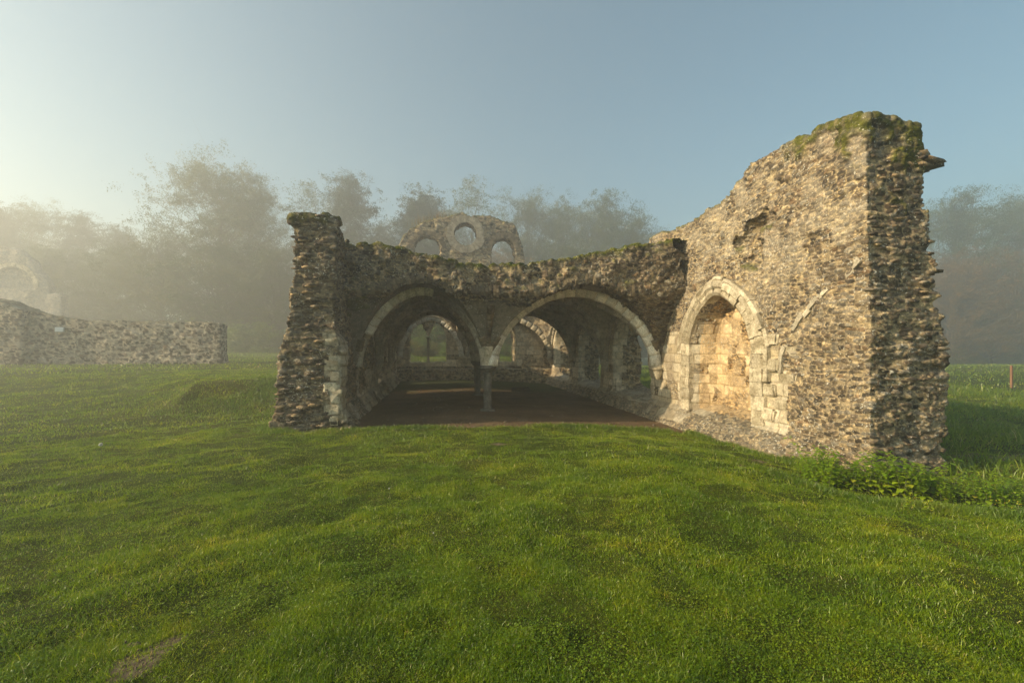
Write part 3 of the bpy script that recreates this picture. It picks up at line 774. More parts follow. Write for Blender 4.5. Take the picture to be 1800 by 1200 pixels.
n3 = noise_node(t, .9, 4, .6, P_); ma = nd(t, 'ShaderNodeMath', operation='MULTIPLY_ADD'); ma.inputs[1].default_value = 6; t.links.new(n3.outputs[0], ma.inputs[0]); t.links.new(sx.outputs[1], ma.inputs[2])
mr = nd(t, 'ShaderNodeMapRange'); mr.inputs[1].default_value = 21.3; mr.inputs[2].default_value = 23.3; t.links.new(ma.outputs[0], mr.inputs[0])
cc = mixc(t, mr.outputs[0], cc, (.045, .055, .015))
t.links.new(cc, b.inputs['Base Color']); b.inputs['Roughness'].default_value = .95; b.inputs['Specular IOR Level'].default_value = .1
bp = nd(t, 'ShaderNodeBump'); bp.inputs['Strength'].default_value = .7; bp.inputs['Distance'].default_value = .03
nb = noise_node(t, 14, 6, .7, P_); t.links.new(nb.outputs[0], bp.inputs['Height']); t.links.new(bp.outputs[0], b.inputs['Normal'])
M_EARTH = m
def fz_n(x, y):
    P = np.stack([x, y, 0*x], -1).reshape(-1, 3)
    return floor_z(x, y)+((fbm(P, .9, 101)-.5)*.05+(fbm(P, 4, 102)-.5)*.022).reshape(x.shape)
sheet('floor', np.arange(-2.6, 6.6, .07), np.arange(9.3, 25.2, .09), lambda x, y: fz_n(x, y)-.14*(1-sstep(y, 9.5, 10.0)), M_EARTH)

m, t, b = new_mat('turf_soil'); geo = nd(t, 'ShaderNodeNewGeometry'); P_ = geo.outputs['Position']
n1 = noise_node(t, .25, 5, .6, P_); n2 = noise_node(t, 3.0, 5, .7, P_)
mm = nd(t, 'ShaderNodeMath', operation='MULTIPLY_ADD'); mm.inputs[1].default_value = .5; t.links.new(n2.outputs[0], mm.inputs[0]); t.links.new(n1.outputs[0], mm.inputs[2])
r1 = ramp(t, mm.outputs[0], [(.55, (.030, .045, .002)), (.72, (.045, .064, .003)), (.9, (.075, .078, .008))])
n3 = noise_node(t, 40, 4, .7, P_); r3 = ramp(t, n3.outputs[0], [(.3, (.4, .4, .4)), (.65, (1.3, 1.3, 1.3))])
cc = mixc(t, 1, r1.outputs[0], r3.outputs[0], 'MULTIPLY')
br = nd(t, 'ShaderNodeAttribute', attribute_name='bare')
n4 = noise_node(t, 25, 5, .7, P_); r4 = ramp(t, n4.outputs[0], [(.3, (.06, .04, .025)), (.6, (.19, .15, .10)), (.75, (.27, .23, .17))])
cc = mixc(t, br.outputs['Fac'], cc, r4.outputs[0])
t.links.new(cc, b.inputs['Base Color']); b.inputs['Roughness'].default_value = .9; b.inputs['Specular IOR Level'].default_value = .15
bp = nd(t, 'ShaderNodeBump'); bp.inputs['Strength'].default_value = 1; bp.inputs['Distance'].default_value = .05
nb = noise_node(t, 16, 6, .75, P_); t.links.new(nb.outputs[0], bp.inputs['Height']); t.links.new(bp.outputs[0], b.inputs['Normal'])
M_TURF = m
def gpt(px, py, zz=0.0):
    """ground point under a picture position at about height zz."""
    d = (EYE-zz)*FPX/(py-HY); r = ratio(px); Y_ = d/(cos(YAW)+r*sin(YAW)); return (r*Y_, Y_)
BARE = [(gpt(245, 1178), .13, .06, .6), (gpt(232, 1198), .12, .04, .6), (gpt(222, 1172), .07, .04, .6), (gpt(283, 1145), .10, .05, .6), (gpt(325, 1122), .15, .06, .5), (gpt(240, 1138), .06, .02, .5), (gpt(1330, 818, -.3), .22, .09, 0), (gpt(1308, 836, -.3), .12, .06, .2),
        (gpt(1790, 790, -.2), .75, .22, 0), (gpt(1700, 787, -.2), .3, .1, 0), (gpt(1765, 752, -.2), .4, .15, 0), (gpt(880, 783, -.1), .22, .06, 0), (gpt(1305, 842, -.3), .08, .05, 0)]
def bare_mask(P):
    r = np.zeros(len(P), np.float32)
    for (cx, cy), a, bb, ro in BARE:
        dx, dy = P[:, 0]-cx, P[:, 1]-cy; u = dx*cos(ro)+dy*sin(ro); v = -dx*sin(ro)+dy*cos(ro)
        q = np.sqrt((u/a)**2+(v/bb)**2)
        r = np.maximum(r, 1-sstep(q+(0), .8, 1.15))
    r = r*sstep(vnoise(P, 9, 7)*.7+vnoise(P, 25, 8)*.3+r*.22, .50, .62)
    return r
def axis(lo, hi, fine, f0, f1, grow=1.09):
    a = list(np.arange(f0, f1, fine)); s = fine; x = a[-1]
    while x < hi: s *= grow; x += s; a.append(x)
    s = fine; x = a[0]; pre = []
    while x > lo: s *= grow; x -= s; pre.append(x)
    return np.array(pre[::-1]+a)
sheet('ground', axis(-160, 160, .055, -7, 9), axis(-40, 200, .055, 1.2, 15), zg, M_TURF, attrs=lambda V: {'bare': bare_mask(V*np.array([1, 1, 0]))})

# ------------------------------------------------------------------ grass
def grass_material(name, stops, sat=1.0, dry=.05):
    m, t, b = new_mat(name); t.nodes.remove(b); out = t.nodes['Material Output']
    a = nd(t, 'ShaderNodeAttribute', attribute_name='rnd')
    r = ramp(t, a.outputs['Fac'], stops)
    geo = nd(t, 'ShaderNodeNewGeometry')
    n = noise_node(t, .9, 8, .78, geo.outputs['Position']); r2 = ramp(t, n.outputs[0], [(.34, (.45, .55, .6)), (.45, (.84, .9, .9)), (.54, (1.15, 1.07, 1)), (.66, (1.7, 1.25, 1.1))])
    c = mixc(t, 1, r.outputs[0], r2.outputs[0], 'MULTIPLY')
    d = nd(t, 'ShaderNodeBsdfDiffuse'); tr = nd(t, 'ShaderNodeBsdfTranslucent'); g = nd(t, 'ShaderNodeBsdfGlossy'); g.inputs['Roughness'].default_value = .38
    t.links.new(c, d.inputs[0]); t.links.new(c, tr.inputs[0])
    m1 = nd(t, 'ShaderNodeMixShader'); m1.inputs[0].default_value = .45; t.links.new(d.outputs[0], m1.inputs[1]); t.links.new(tr.outputs[0], m1.inputs[2])
    m2 = nd(t, 'ShaderNodeMixShader'); m2.inputs[0].default_value = .04; t.links.new(m1.outputs[0], m2.inputs[1]); t.links.new(g.outputs[0], m2.inputs[2])
    t.links.new(m2.outputs[0], out.inputs['Surface'])
    return m
M_GRASS = grass_material('lawn_grass', [(0, (.085, .150, .002)), (.45, (.180, .285, .003)), (.8, (.30, .38, .005)), (.93, (.42, .41, .03)), (1, (.55, .47, .16))])
M_LONG = grass_material('meadow_grass', [(0, (.095, .16, .008)), (.6, (.17, .27, .014)), (.9, (.27, .32, .05)), (1, (.42, .37, .15))])
def in_building(x, y):
    ned = (vnoise(np.stack([x, y, 0*x], -1).reshape(-1, 3).astype(np.float32), 3.1, 303).reshape(np.shape(x))-.5)*.7+(RNG.random(np.shape(x))-.5)*.35
    inner = (x > -2.15)&(x < 6.0)&(y+.25*np.sin(x*1.3)+.12*np.sin(x*5.1)+ned > 9.95)&(y < 25.6)
    wl = (x > -3.3)&(x < -2.0)&(y > 10.15)&(y < 25.7); wr = (x > 6.0)&(x < 7.3)&(y > 5.65)&(y < 25.7)
    pl_ = (x > 5.72)&(x < 6.2)&(y > 7.0)&(y < 12)
    return inner | wl | wr | pl_
def scatter(n, d0, d1, lo=-56, hi=56, rng=RNG):
    a = np.radians(rng.uniform(lo, hi, n))+YAW; d = np.sqrt(rng.uniform(d0*d0, d1*d1, n))
    return d*np.sin(a), d*np.cos(a)
def blades(x, y, h, w, lean, segs, rng, curl=.5):
    n = len(x); z = zg(x, y).astype(np.float32)-.01
    ang = rng.uniform(0, 2*pi, n); dx, dy = np.cos(ang), np.sin(ang)
    la = rng.uniform(0, 2*pi, n)+vnoise(np.stack([x, y, 0*x], 1), .8, 66)*2; lx_, ly_ = np.cos(la), np.sin(la)
    L = lean*rng.uniform(.15, 1.25, n)
    rnd = np.clip(rng.beta(2, 2.2, n)*.95+(rng.random(n) < .035)*.5, 0, 1)
    pts = []
    ts = [0, .5, 1] if segs == 2 else [0, 1]
    for tt in ts:
        off = L*h*(tt**1.6); zz = z+h*tt*np.sqrt(np.clip(1-(L*tt*.75)**2, .1, 1)); cx, cy = x+lx_*off, y+ly_*off
        if tt < 1:
            ww = w*(1-.25*tt)*.5
            pts.append(np.stack([cx-dx*ww, cy-dy*ww, zz], 1)); pts.append(np.stack([cx+dx*ww, cy+dy*ww, zz], 1))
        else: pts.append(np.stack([cx, cy, zz], 1))
    k = len(pts); V = np.stack(pts, 1).reshape(-1, 3); b0 = np.arange(n)*k
    if segs == 2: Q = np.stack([b0, b0+1, b0+3, b0+2], 1); T = np.stack([b0+2, b0+3, b0+4], 1)
    else: Q = np.zeros((0, 4), int); T = np.stack([b0, b0+1, b0+2], 1)
    return V, Q, T, np.repeat(rnd, k)
def merge(parts):
    Vs, Qs, Ts, As, n = [], [], [], [], 0
    for V, Q, T, A in parts:
        Vs.append(V); Qs.append(Q+n); Ts.append(T+n); As.append(A); n += len(V)
    return np.concatenate(Vs), [np.concatenate(Qs), np.concatenate(Ts)], np.concatenate(As)
def thin(x, y, extra=None):
    P = np.stack([x, y, 0*x], 1).astype(np.float32)
    keep = ~in_building(x, y)&(bare_mask(P) < RNG.uniform(.2, 1.15, len(x)))
    tuft = fbm(P, 2.6, 201, 3)
    return P, keep, tuft
parts = []
for (n, d0, d1, h, wd, sg) in ((520000, 1.7, 3.4, .024, .0028, 2), (560000, 3.4, 6.5, .027, .0042, 2), (540000, 6.5, 12, .032, .0075, 1), (260000, 12, 26, .05, .017, 1), (130000, 26, 70, .09, .05, 1)):
    x, y = scatter(n, d0, d1); P, k, tf = thin(x, y); k &= RNG.random(n) < (.75+.5*sstep(tf, .3, .6)); k &= RNG.random(n) < 1
    x, y, tf = x[k], y[k], tf[k]
    hh = h*(.72+.6*sstep(tf, .32, .68))*RNG.uniform(.55, 1.35, len(x))*(1+1.2*(RNG.random(len(x)) < .02))
    parts.append(blades(x, y, hh, wd*RNG.uniform(.7, 1.3, len(x)), 1.05, sg, RNG))
# small leaves of clover between the blades, close to the viewpoint
for (n, d0, d1, sz) in ((90000, 1.7, 3.6, .010), (70000, 3.6, 7, .013)):
    x, y = scatter(n, d0, d1); P, k, tf = thin(x, y); k &= RNG.random(n) < .1+.9*sstep(fbm(P, .9, 401, 3), .5, .6); x, y = x[k], y[k]; n = len(x)
    z = zg(x, y)+RNG.uniform(.008, .026, n); a_ = RNG.uniform(0, 6.28, n); tz = RNG.normal(0, .35, (n, 2)); s1 = sz*RNG.uniform(.6, 1.3, n)*.5
    ux, uy = np.cos(a_)*s1, np.sin(a_)*s1
    Vq = np.stack([np.stack([x-ux, y-uy, z-tz[:, 0]*s1], 1), np.stack([x+uy*.9, y-ux*.9, z+tz[:, 1]*s1], 1), np.stack([x+ux, y+uy, z+tz[:, 0]*s1], 1), np.stack([x-uy*.9, y+ux*.9, z-tz[:, 1]*s1], 1)], 1).reshape(-1, 3)
    parts.append((Vq, np.arange(4*n).reshape(-1, 4), np.zeros((0, 3), int), np.repeat(RNG.uniform(.0, .55, n), 4)))
V, F, A = merge(parts)
tag(link('lawn_grass', mesh_np('lawn_grass', V, F, False, {'rnd': A}), M_GRASS), 'short dewy green turf covering the ground', 'grass', kind='stuff')
# longer grass on the bank, along the wall foot and beyond the wall
parts = []
x = RNG.uniform(-9, -3.3, 60000); y = RNG.uniform(11.8, 19, 60000); k = (~in_building(x, y))&(RNG.random(60000) < sstep(vnoise(np.stack([x, y, 0*x], 1), 1.3, 51), .2, .7)*.8* sstep(x+.0*y, -9, -5.6)*sstep(y, 12.3, 13.8)*(1-sstep(y, 16, 19))); x, y = x[k], y[k]
parts.append(blades(x, y, RNG.uniform(.05, .13, len(x)), RNG.uniform(.008, .014, len(x)), 1.2, 2, RNG))
x = RNG.uniform(7.3, 24, 90000); y = RNG.uniform(5.2, 30, 90000); k = (~in_building(x, y))&(RNG.random(90000) < np.clip(1.1-y/40, .2, 1)*sstep(vnoise(np.stack([x, y, 0*x], 1), .9, 5), .2, .6)); 
k &= (bare_mask(np.stack([x, y, 0*x], 1).astype(np.float32)) < .3); x, y = x[k], y[k]
parts.append(blades(x, y, RNG.uniform(.12, .34, len(x)), RNG.uniform(.008, .018, len(x)), 1.2, 2, RNG))
fr = np.array([gpt(px, py, -.33) for px, py in ((1240, 815), (1330, 850), (1420, 880), (1520, 903), (1640, 922), (1800, 938), (1990, 955))]); fr = fr[np.argsort(fr[:, 0])]
x = RNG.uniform(fr[0, 0], fr[-1, 0], 22000); y = np.interp(x, fr[:, 0], fr[:, 1])+RNG.normal(0, .12, 22000)
k = (~in_building(x, y)); x, y = x[k], y[k]
parts.append(blades(x, y, RNG.uniform(.04, .12, len(x)), RNG.uniform(.004, .008, len(x)), 1.1, 2, RNG))
# foot of the walls
fx, fy = [], []
for (xa, ya, xb, yb, nn, wd) in ((5.65, 12.0, 5.65, 7.2, 7000, .10), (5.7, 7.2, 6.0, 5.5, 2500, .12), (-3.5, 10.0, -2.0, 9.95, 3500, .12), (-3.6, 10.1, -3.45, 13, 3000, .15), (-2.2, 9.85, 5.6, 9.75, 9000, .10)):
    tt = RNG.random(nn); fx.append(xa+(xb-xa)*tt+RNG.normal(0, wd, nn)); fy.append(ya+(yb-ya)*tt+RNG.normal(0, wd, nn))
x, y = np.concatenate(fx), np.concatenate(fy); k = ~in_building(x, y); x, y = x[k], y[k]
parts.append(blades(x, y, RNG.uniform(.05, .13, len(x)), RNG.uniform(.005, .010, len(x)), 1.0, 2, RNG))
V, F, A = merge(parts)
tag(link('long_grass', mesh_np('long_grass', V, F, False, {'rnd': A}), M_LONG), 'rough uncut grass on the bank, at the wall foot and in the field beyond', 'grass', kind='stuff')

# ------------------------------------------------------------------ trees
def leaf_material(name, stops):
    m = grass_material(name, stops); return m
M_LEAF = leaf_material('tree_leaf_green', [(0, (.03, .055, .012)), (.6, (.07, .105, .022)), (.9, (.12, .14, .03)), (1, (.2, .16, .04))])
M_LEAFY = leaf_material('tree_leaf_autumn', [(0, (.045, .065, .016)), (.5, (.085, .105, .026)), (.85, (.13, .13, .03)), (1, (.18, .15, .04))])
M_LEAFD = leaf_material('tree_leaf_dark', [(0, (.018, .035, .014)), (.6, (.04, .065, .022)), (1, (.08, .10, .035))])
M_AUT = leaf_material('tree_leaf_orange', [(0, (.09, .06, .018)), (.5, (.20, .12, .03)), (1, (.32, .19, .05))])
M_BUSHG = leaf_material('bush_leaf_green', [(0, (.09, .15, .02)), (.6, (.15, .23, .03)), (1, (.26, .30, .05))])
M_BUSHY = leaf_material('bush_leaf_yellow', [(0, (.12, .13, .02)), (.6, (.22, .22, .03)), (1, (.38, .32, .05))])
m, t, b = new_mat('tree_bark'); geo = nd(t, 'ShaderNodeNewGeometry'); n1 = noise_node(t, 6, 5, .7, geo.outputs['Position'])
r1 = ramp(t, n1.outputs[0], [(.3, (.05, .04, .03)), (.7, (.14, .12, .09))]); t.links.new(r1.outputs[0], b.inputs['Base Color']); b.inputs['Roughness'].default_value = .95; M_BARK = m
def tubes(paths, sides=6):
    Vs, Fs, n = [], [], 0
    for pts, rad in paths:
        pts = np.asarray(pts, float); m = len(pts)
        for k in range(m):
            T = pts[min(k+1, m-1)]-pts[max(k-1, 0)]; T /= np.linalg.norm(T)+1e-9
            u = np.cross(T, (.3, .9, .1)); u /= np.linalg.norm(u)+1e-9; v = np.cross(T, u)
            a = np.arange(sides)*2*pi/sides
            Vs.append(pts[k]+rad[k]*(np.outer(np.cos(a), u)+np.outer(np.sin(a), v)))
        for k in range(m-1):
            for j in range(sides): Fs.append([n+k*sides+j, n+k*sides+(j+1) % sides, n+(k+1)*sides+(j+1) % sides, n+(k+1)*sides+j])
        n += m*sides
    return np.concatenate(Vs), np.array(Fs)
def tree_meshes(seed, kind, mat, H=10., leaf=.16, dens=1.0):
    r = np.random.default_rng(seed); paths = []
    zb, zt, W, N = {'broad': (.12, 1.0, .36, 165), 'conifer': (.06, 1.0, .24, 190), 'thin': (.25, 1.0, .24, 95), 'bush': (.0, 1.0, .45, 60)}[kind]
    tx, ty = np.cumsum(r.normal(0, .012*H, 10)), np.cumsum(r.normal(0, .012*H, 10)); tx -= tx[0]; ty -= ty[0]
    zs = np.linspace(0, H*.9, 10); trunk = np.stack([tx, ty, zs], 1); r0 = H*{'broad': .02, 'conifer': .018, 'thin': .011, 'bush': .01}[kind]
    paths.append((trunk, r0*(1-.9*np.linspace(0, 1, 10))))
    ph = r.uniform(0, 6.28, 6); cs, sg = [], []
    for i in range(N):
        f = r.random()
        if kind == 'broad': R_ = W*(max(sin(pi*min(1, .10+.88*f)), 0)**.62)
        elif kind == 'conifer': R_ = W*((1-f)**.75)*(1 if f > .12 else .8)+.012
        elif kind == 'thin': R_ = W*(max(sin(pi*min(1, .12+.85*f)), 0)**.8)
        else: R_ = W*(1-f*f)**.5
        az = r.uniform(0, 2*pi); lob = 1+.15*sin(2*az+ph[0]+4*f)+.12*sin(3*az+ph[1]-6*f)+.08*sin(5*az+ph[2]+9*f)
        rr = R_*lob*(r.random()**.5)*(1.08 if r.random() < .12 else 1)
        z = H*(zb+(zt-zb)*f)*(1+.05*sin(3*az+ph[3]))
        c = np.array([rr*H*cos(az), rr*H*sin(az), z]); f0 = max((z/H-{'broad': .22, 'conifer': .03, 'thin': .22, 'bush': .3}[kind]*(.5+rr*1.6)), .06)
        p0 = np.array([np.interp(f0*H, zs, trunk[:, k]) for k in range(3)]); c[:2] += p0[:2]*.8
        mid = (p0+c)/2+np.array([0, 0, (-.03 if kind != 'conifer' else .01)*H])+r.normal(0, .012*H, 3)
        q1 = (p0*.3+c*.7)*.5+(mid+c)*.25+r.normal(0, .006*H, 3)
        rb = r0*(1-.8*f)*.32
        paths.append((np.array([p0, mid*.7+p0*.3, mid, q1, c]), rb*np.array([1, .75, .55, .35, .12])))
        size = {'broad': .045, 'conifer': .032, 'thin': .030, 'bush': .10}[kind]*H*r.uniform(.6, 1.35)
        for q in range(3): 
            e = c+r.normal(0, 1, 3)*size*1.1; paths.append((np.array([q1, (q1+e)/2+r.normal(0, .1, 3)*size, e]), rb*np.array([.3, .2, .08])))
        cs.append(c); sg.append(size)
        if kind in ('broad', 'bush') and r.random() < .6: cs.append(mid*.4+c*.6); sg.append(size*.8)
    TV, TF = tubes(paths, 4)
    cs = np.array(cs); sg = np.array(sg)
    # every clump is itself a handful of sprays
    sub = {'broad': 9, 'conifer': 8, 'thin': 7, 'bush': 10}[kind]
    idx0 = np.repeat(np.arange(len(cs)), sub); sc0 = cs[idx0]+r.normal(0, 1, (len(idx0), 3))*sg[idx0][:, None]*np.array([1, 1, .75])
    if kind == 'conifer': sc0[:, 2] += np.hypot(sc0[:, 0], sc0[:, 1])*.10
    nper = int({'broad': 34, 'conifer': 30, 'thin': 22, 'bush': 20}[kind]*dens)
    idx = np.repeat(np.arange(len(sc0)), nper); n = len(idx)
    ax = r.normal(0, 1, (len(sc0), 3)); ax[:, 2] = ax[:, 2]*.4+(.5 if kind == 'conifer' else -.1); ax /= np.linalg.norm(ax, axis=1)[:, None]
    c = sc0[idx]+ax[idx]*(r.random(n)-.3)[:, None]*sg[idx0][idx][:, None]*1.5+r.normal(0, 1, (n, 3))*sg[idx0][idx][:, None]*.20
    nrm = r.normal(0, 1, (n, 3)); nrm[:, 2] += .5; nrm /= np.linalg.norm(nrm, axis=1)[:, None]
    u = np.cross(nrm, r.normal(0, 1, (n, 3))); u /= np.linalg.norm(u, axis=1)[:, None]; v = np.cross(nrm, u)
    s = leaf*r.uniform(.6, 1.4, n)[:, None]
    V = np.stack([c-u*s*.5, c+v*s*.32, c+u*s*.5, c-v*s*.32], 1).reshape(-1, 3)
    F = np.arange(n*4).reshape(-1, 4); tr = r.random(len(cs)); A = np.repeat(np.clip(tr[idx0][idx]*.55+r.random(n)*.45, 0, 1), 4)
    return (mesh_np('trunk', TV, TF, True), mesh_np('crown', V, F, False, {'rnd': A}), mat)
def place_tree(name, meshes, x, y, s, rz, label, group, cat_='tree', wide=1.0):
    T, K, mat = meshes
    e = empty(name, (x, y, float(zg(np.array([x]), np.array([y]))[0])-.1), label, cat_, group); e.rotation_euler[2] = rz; e.scale = (s*wide, s*wide, s)
    link('trunk', T, M_BARK, e); link('crown', K, mat, e)
    return e
TK = {
 'big': tree_meshes(1, 'broad', M_LEAFY, 10, .06, 1.7), 'b2': tree_meshes(2, 'broad', M_LEAF, 10, .056, 1.7), 'b3': tree_meshes(3, 'broad', M_LEAF, 10, .056, 1.7),
 'con': tree_meshes(4, 'conifer', M_LEAFD, 10, .06, 1.9), 'thin': tree_meshes(5, 'thin', M_LEAF, 10, .065, .7), 'con2': tree_meshes(6, 'conifer', M_LEAFD, 10, .06, 1.9),
 'bush': tree_meshes(7, 'bush', M_BUSHY, 2.2, .085, .9), 'bush2': tree_meshes(8, 'bush', M_BUSHG, 2.2, .085, .9), 'b4': tree_meshes(9, 'broad', M_AUT, 10, .056, 1.6),
}
# (kind, px, top py, distance Y, width factor, label)
TR = [
 ('big', 385, 286, 46, 1.05, 'tall spreading tree with thin autumn leaves, highest above the low wall'),
 ('thin', 533, 322, 50, 1.3, 'sparse feathery tree between the tallest tree and the dark conifer'),
 ('con', 608, 316, 46, 1.35, 'dark pointed conifer rising just behind the mossy pier of the ruin'),
 ('con2', 722, 343, 47, 1.5, 'dark conifer left of the round window gable'),
 ('thin', 826, 318, 52, 1.2, 'airy birch like tree rising straight above the round window'),
 ('b2', 925, 348, 54, .95, 'reddish green broad tree right of the birch behind the gable'),
 ('b3', 1058, 345, 50, .95, 'rounded green tree above the right hand arch next to the sloping wall top'),
 ('b3', 800, 372, 56, .8, 'tree whose crown shows through the round window of the gable'),
 ('b2', 985, 362, 56, .9, 'fog softened tree between two broad trees behind the right arch'),
 ('con', 668, 400, 56, 1.5, 'lower fogged conifer filling the dip between the two dark conifers'),
 ('b3', 1120, 385, 48, .9, 'tree whose crown disappears behind the rising side wall'),
 ('b3', 460, 345, 54, 1.0, 'broad tree behind the right side of the tallest tree'),
 ('con2', 215, 398, 58, 1.4, 'pale misty conifer just left of the tallest tree'),
 ('con', 140, 382, 62, 1.4, 'pale misty tree above the low wall plaque'),
 ('b2', 60, 364, 62, 1.0, 'pale misty rounded tree near the far arched gable'),
 ('con2', -20, 366, 60, 1.3, 'pale misty tree at the very left edge of the wood'),
 ('b5', 300, 412, 46, 1.2, 'low yellowish tree in front of the tallest tree'),
 ('b3', 1690, 340, 40, 1.05, 'tall tree beyond the end of the high wall'),
 ('b2', 1790, 352, 44, 1.0, 'tall tree cut by the right picture edge'),
 ('b4', 1740, 440, 37, 1.25, 'orange brown autumn tree under the tall trees past the high wall'),
 ('b4', 1660, 452, 38, 1.2, 'brownish tree hugging the edge of the high wall'),
 ('b3', 1880, 340, 42, 1.1, 'tree beyond the wooden post at the field edge'),
 ('b4', 1840, 470, 37, 1.3, 'autumn coloured tree furthest along the field edge'),
 ('b4', 868, 440, 45, 1.2, 'yellow leaved tree seen through the right hand vault opening'),
 ('b2', 760, 430, 46, 1.3, 'tree behind the gable seen through the left window'),
 ('b2', 400, 430, 43, 1.4, 'shaded tree in the middle of the misty wood'), ('b5', 480, 440, 42, 1.3, 'autumn tree beside the mossy pier at wood edge'),
 ('b3', 90, 440, 52, 1.5, 'misty tree behind the plaque and low wall'), ('b2', 200, 440, 50, 1.4, 'misty tree behind the middle of the low wall'),
 ('b3', -60, 430, 52, 1.4, 'misty tree behind the far gable'), ('con', 560, 400, 50, 1.5, 'misty dark conifer against the mossy pier'),
 ('b2', 1000, 430, 46, 1.3, 'tree low behind the right aisle of the vault'), ('b3', 640, 430, 44, 1.4, 'tree low behind the left arch'),
]
TK['b5'] = (TK['b4'][0], TK['b4'][1].copy(), M_LEAFY)
ZT = {}
for kd, (T_, K_, m_) in TK.items():
    co_ = np.empty(len(K_.vertices)*3, np.float32); K_.vertices.foreach_get('co', co_); ZT[kd] = float(np.percentile(co_[2::3], 99.3))
for i, (kd, px, py, Y_, wf, lb) in enumerate(TR):
    Y_ = Y_*1.5; x = at(px, Y_); H = zat(py, x, Y_)+.0
    gz = float(zg(np.array([x]), np.array([Y_]))[0])
    zt = ZT[kd]
    place_tree({'con': 'conifer_tree', 'con2': 'conifer_tree', 'thin': 'birch_tree'}.get(kd, 'broadleaf_tree'), TK[kd], x, Y_, (H-gz+.1)/zt, i*1.7, lb, 'trees of the misty wood', wide=wf)
# undergrowth along the edge of the wood
k = 0
r_ = np.random.default_rng(31)
UG = [(px, Y_) for px in range(-80, 640, 34) for Y_ in (60,)]+[(px, 43) for px in range(690, 960, 14)]+[(px, 50) for px in range(690, 960, 14)]+[(px, 57) for px in range(1630, 1900, 26)]
for px, Y_ in UG:
    Y2 = Y_+r_.uniform(-1.5, 1.5); x = at(px+r_.uniform(-8, 8), Y2); s = r_.uniform(.65, 1.2)
    if Y_ > 52: s *= 1.35
    if 49 < Y_ < 51: s *= 1.7
    if Y_ < 44: s *= .62
    place_tree('bush', TK['bush' if r_.random() < .4 else 'bush2'], x, Y2, s, r_.uniform(0, 6), 'leafy bush in the undergrowth at the foot of the misty wood', 'bushes along the wood edge', 'bush', 1.5); k += 1
# brambles in front of the wood
# ------------------------------------------------------------------ gable with the round window
gx = at(818, 31.0)
gp = [(690, 470), (697, 440), (708, 418), (722, 402), (742, 393), (775, 383), (820, 377), (850, 380), (880, 386), (900, 396), (912, 412), (920, 440), (926, 470)]
gX = np.array([at(p, 31) for p, _ in gp]); gZ = np.array([zat(q, x, 31) for (p, q), x in zip(gp, gX)])
oz = zat(412, gx, 31)
def gable_sdf(X, Y, Z):
    top = np.interp(X.ravel(), gX, gZ)[:, None, None]+lattice_noise(X, Y, Z*0, 2, 81)*.3-.15
    b = np.maximum(np.maximum(31-Y, Y-31.9), np.maximum(np.maximum(gX[0]+.1-X, X-gX[-1]+.1), Z-top))
    b = np.maximum(b, .75-np.hypot(X-gx, Z-oz)) if False else np.maximum(b, .80-np.hypot(X-gx, Z-oz))
    for pc, hw, tp in ((752, .88, 415), (885, .85, 420)):
        xc = at(pc, 31); b = np.maximum(b, -arch_void(X-xc, Z, hw, zat(tp, xc, 31)-.85, .85, 4.2, 2))
    for xc, hw in ((at(757, 31), 1.45), (at(868, 31), 1.35)):
        b = np.maximum(b, -arch_void(X-xc, Z, hw, 2.3, 1.0, -1, 1.8))
    return b+(lattice_noise(X, Y, Z, 1.3, 82)-.5)*.18
X, Y, Z, o = grid(gX[0]-.4, gX[-1]+.4, 30.6, 32.3, -.4, 11.2, .07)
V, F = surface_nets(gable_sdf(X, Y, Z).astype(np.float32), o, .07)
V, c = skin_stone(V, F, None, .07, (.36, .36, .16), lambda P, N: sstep(N[:, 2], .2, .6), seed=81)
gable = empty('gable_ruin', (gx, 31.4, 0), 'tall ruined rounded gable wall with a round window behind the arches', 'ruin')
G0 = np.array([gx, 31.4, 0])
link('gable_wall', mesh_np('gable_wall', V-G0, F, True, {'Col': c}), M_FAR, gable)
th = np.linspace(0, 2*pi, 60); pts = np.stack([gx+.88*np.cos(th), 0*th+31.0, oz+.88*np.sin(th)], 1)
def ringmesh(pts, w, d, n, seed, ctr):
    Vs, Fs, A, k = [], [], [], 0; r = np.random.default_rng(seed)
    for i in range(n):
        a0, a1 = 2*pi*(i+.03)/n, 2*pi*(i+.97)/n; ri, ro = w[0]+r.normal(0, .012), w[1]+r.normal(0, .04); rv = r.random()
        for a in (a0, (a0+a1)/2, a1):
            for rr, yy in ((ri, d[0]), (ro, d[0]), (ro, d[1]), (ri, d[1])): Vs.append((ctr[0]+rr*cos(a), yy, ctr[1]+rr*sin(a))); A.append(rv)
        for s in (0, 1):
            for j in range(4): Fs.append([k+s*4+j, k+s*4+(j+1) % 4, k+s*4+4+(j+1) % 4, k+s*4+4+j])
        Fs.append([k, k+1, k+2, k+3]); Fs.append([k+11, k+10, k+9, k+8]); k += 12
    return np.array(Vs), np.array(Fs), np.array(A, np.float32)
V, F, A = ringmesh(None, (.78, 1.28), (30.86, 31.6), 26, 4, (gx, oz))
link('window_surround', mesh_np('window_surround', V-G0, F, False, {'rnd': A}), block_material('grey_limestone', (.34, .30, .24), (.2, .17, .13)), gable)
for pc, hw, tp in ((752, .88, 415), (885, .85, 420)):
    xc = at(pc, 31); zc = zat(tp, xc, 31)-.85
    P = [(xc+hw*1.05*cos(a), 31.2, zc+hw*1.05*sin(a)) for a in np.linspace(pi, 0, 40)]
    V, F, A = sweep(P, (0, 1, 0), [(-.3, .0), (.3, 0), (.3, .3), (-.3, .3)], 20, pc, .02, .9, .08)
    link('arch_stones', mesh_np('arch_stones', V-G0, F, False, {'rnd': A}), M_VOUSS, gable)

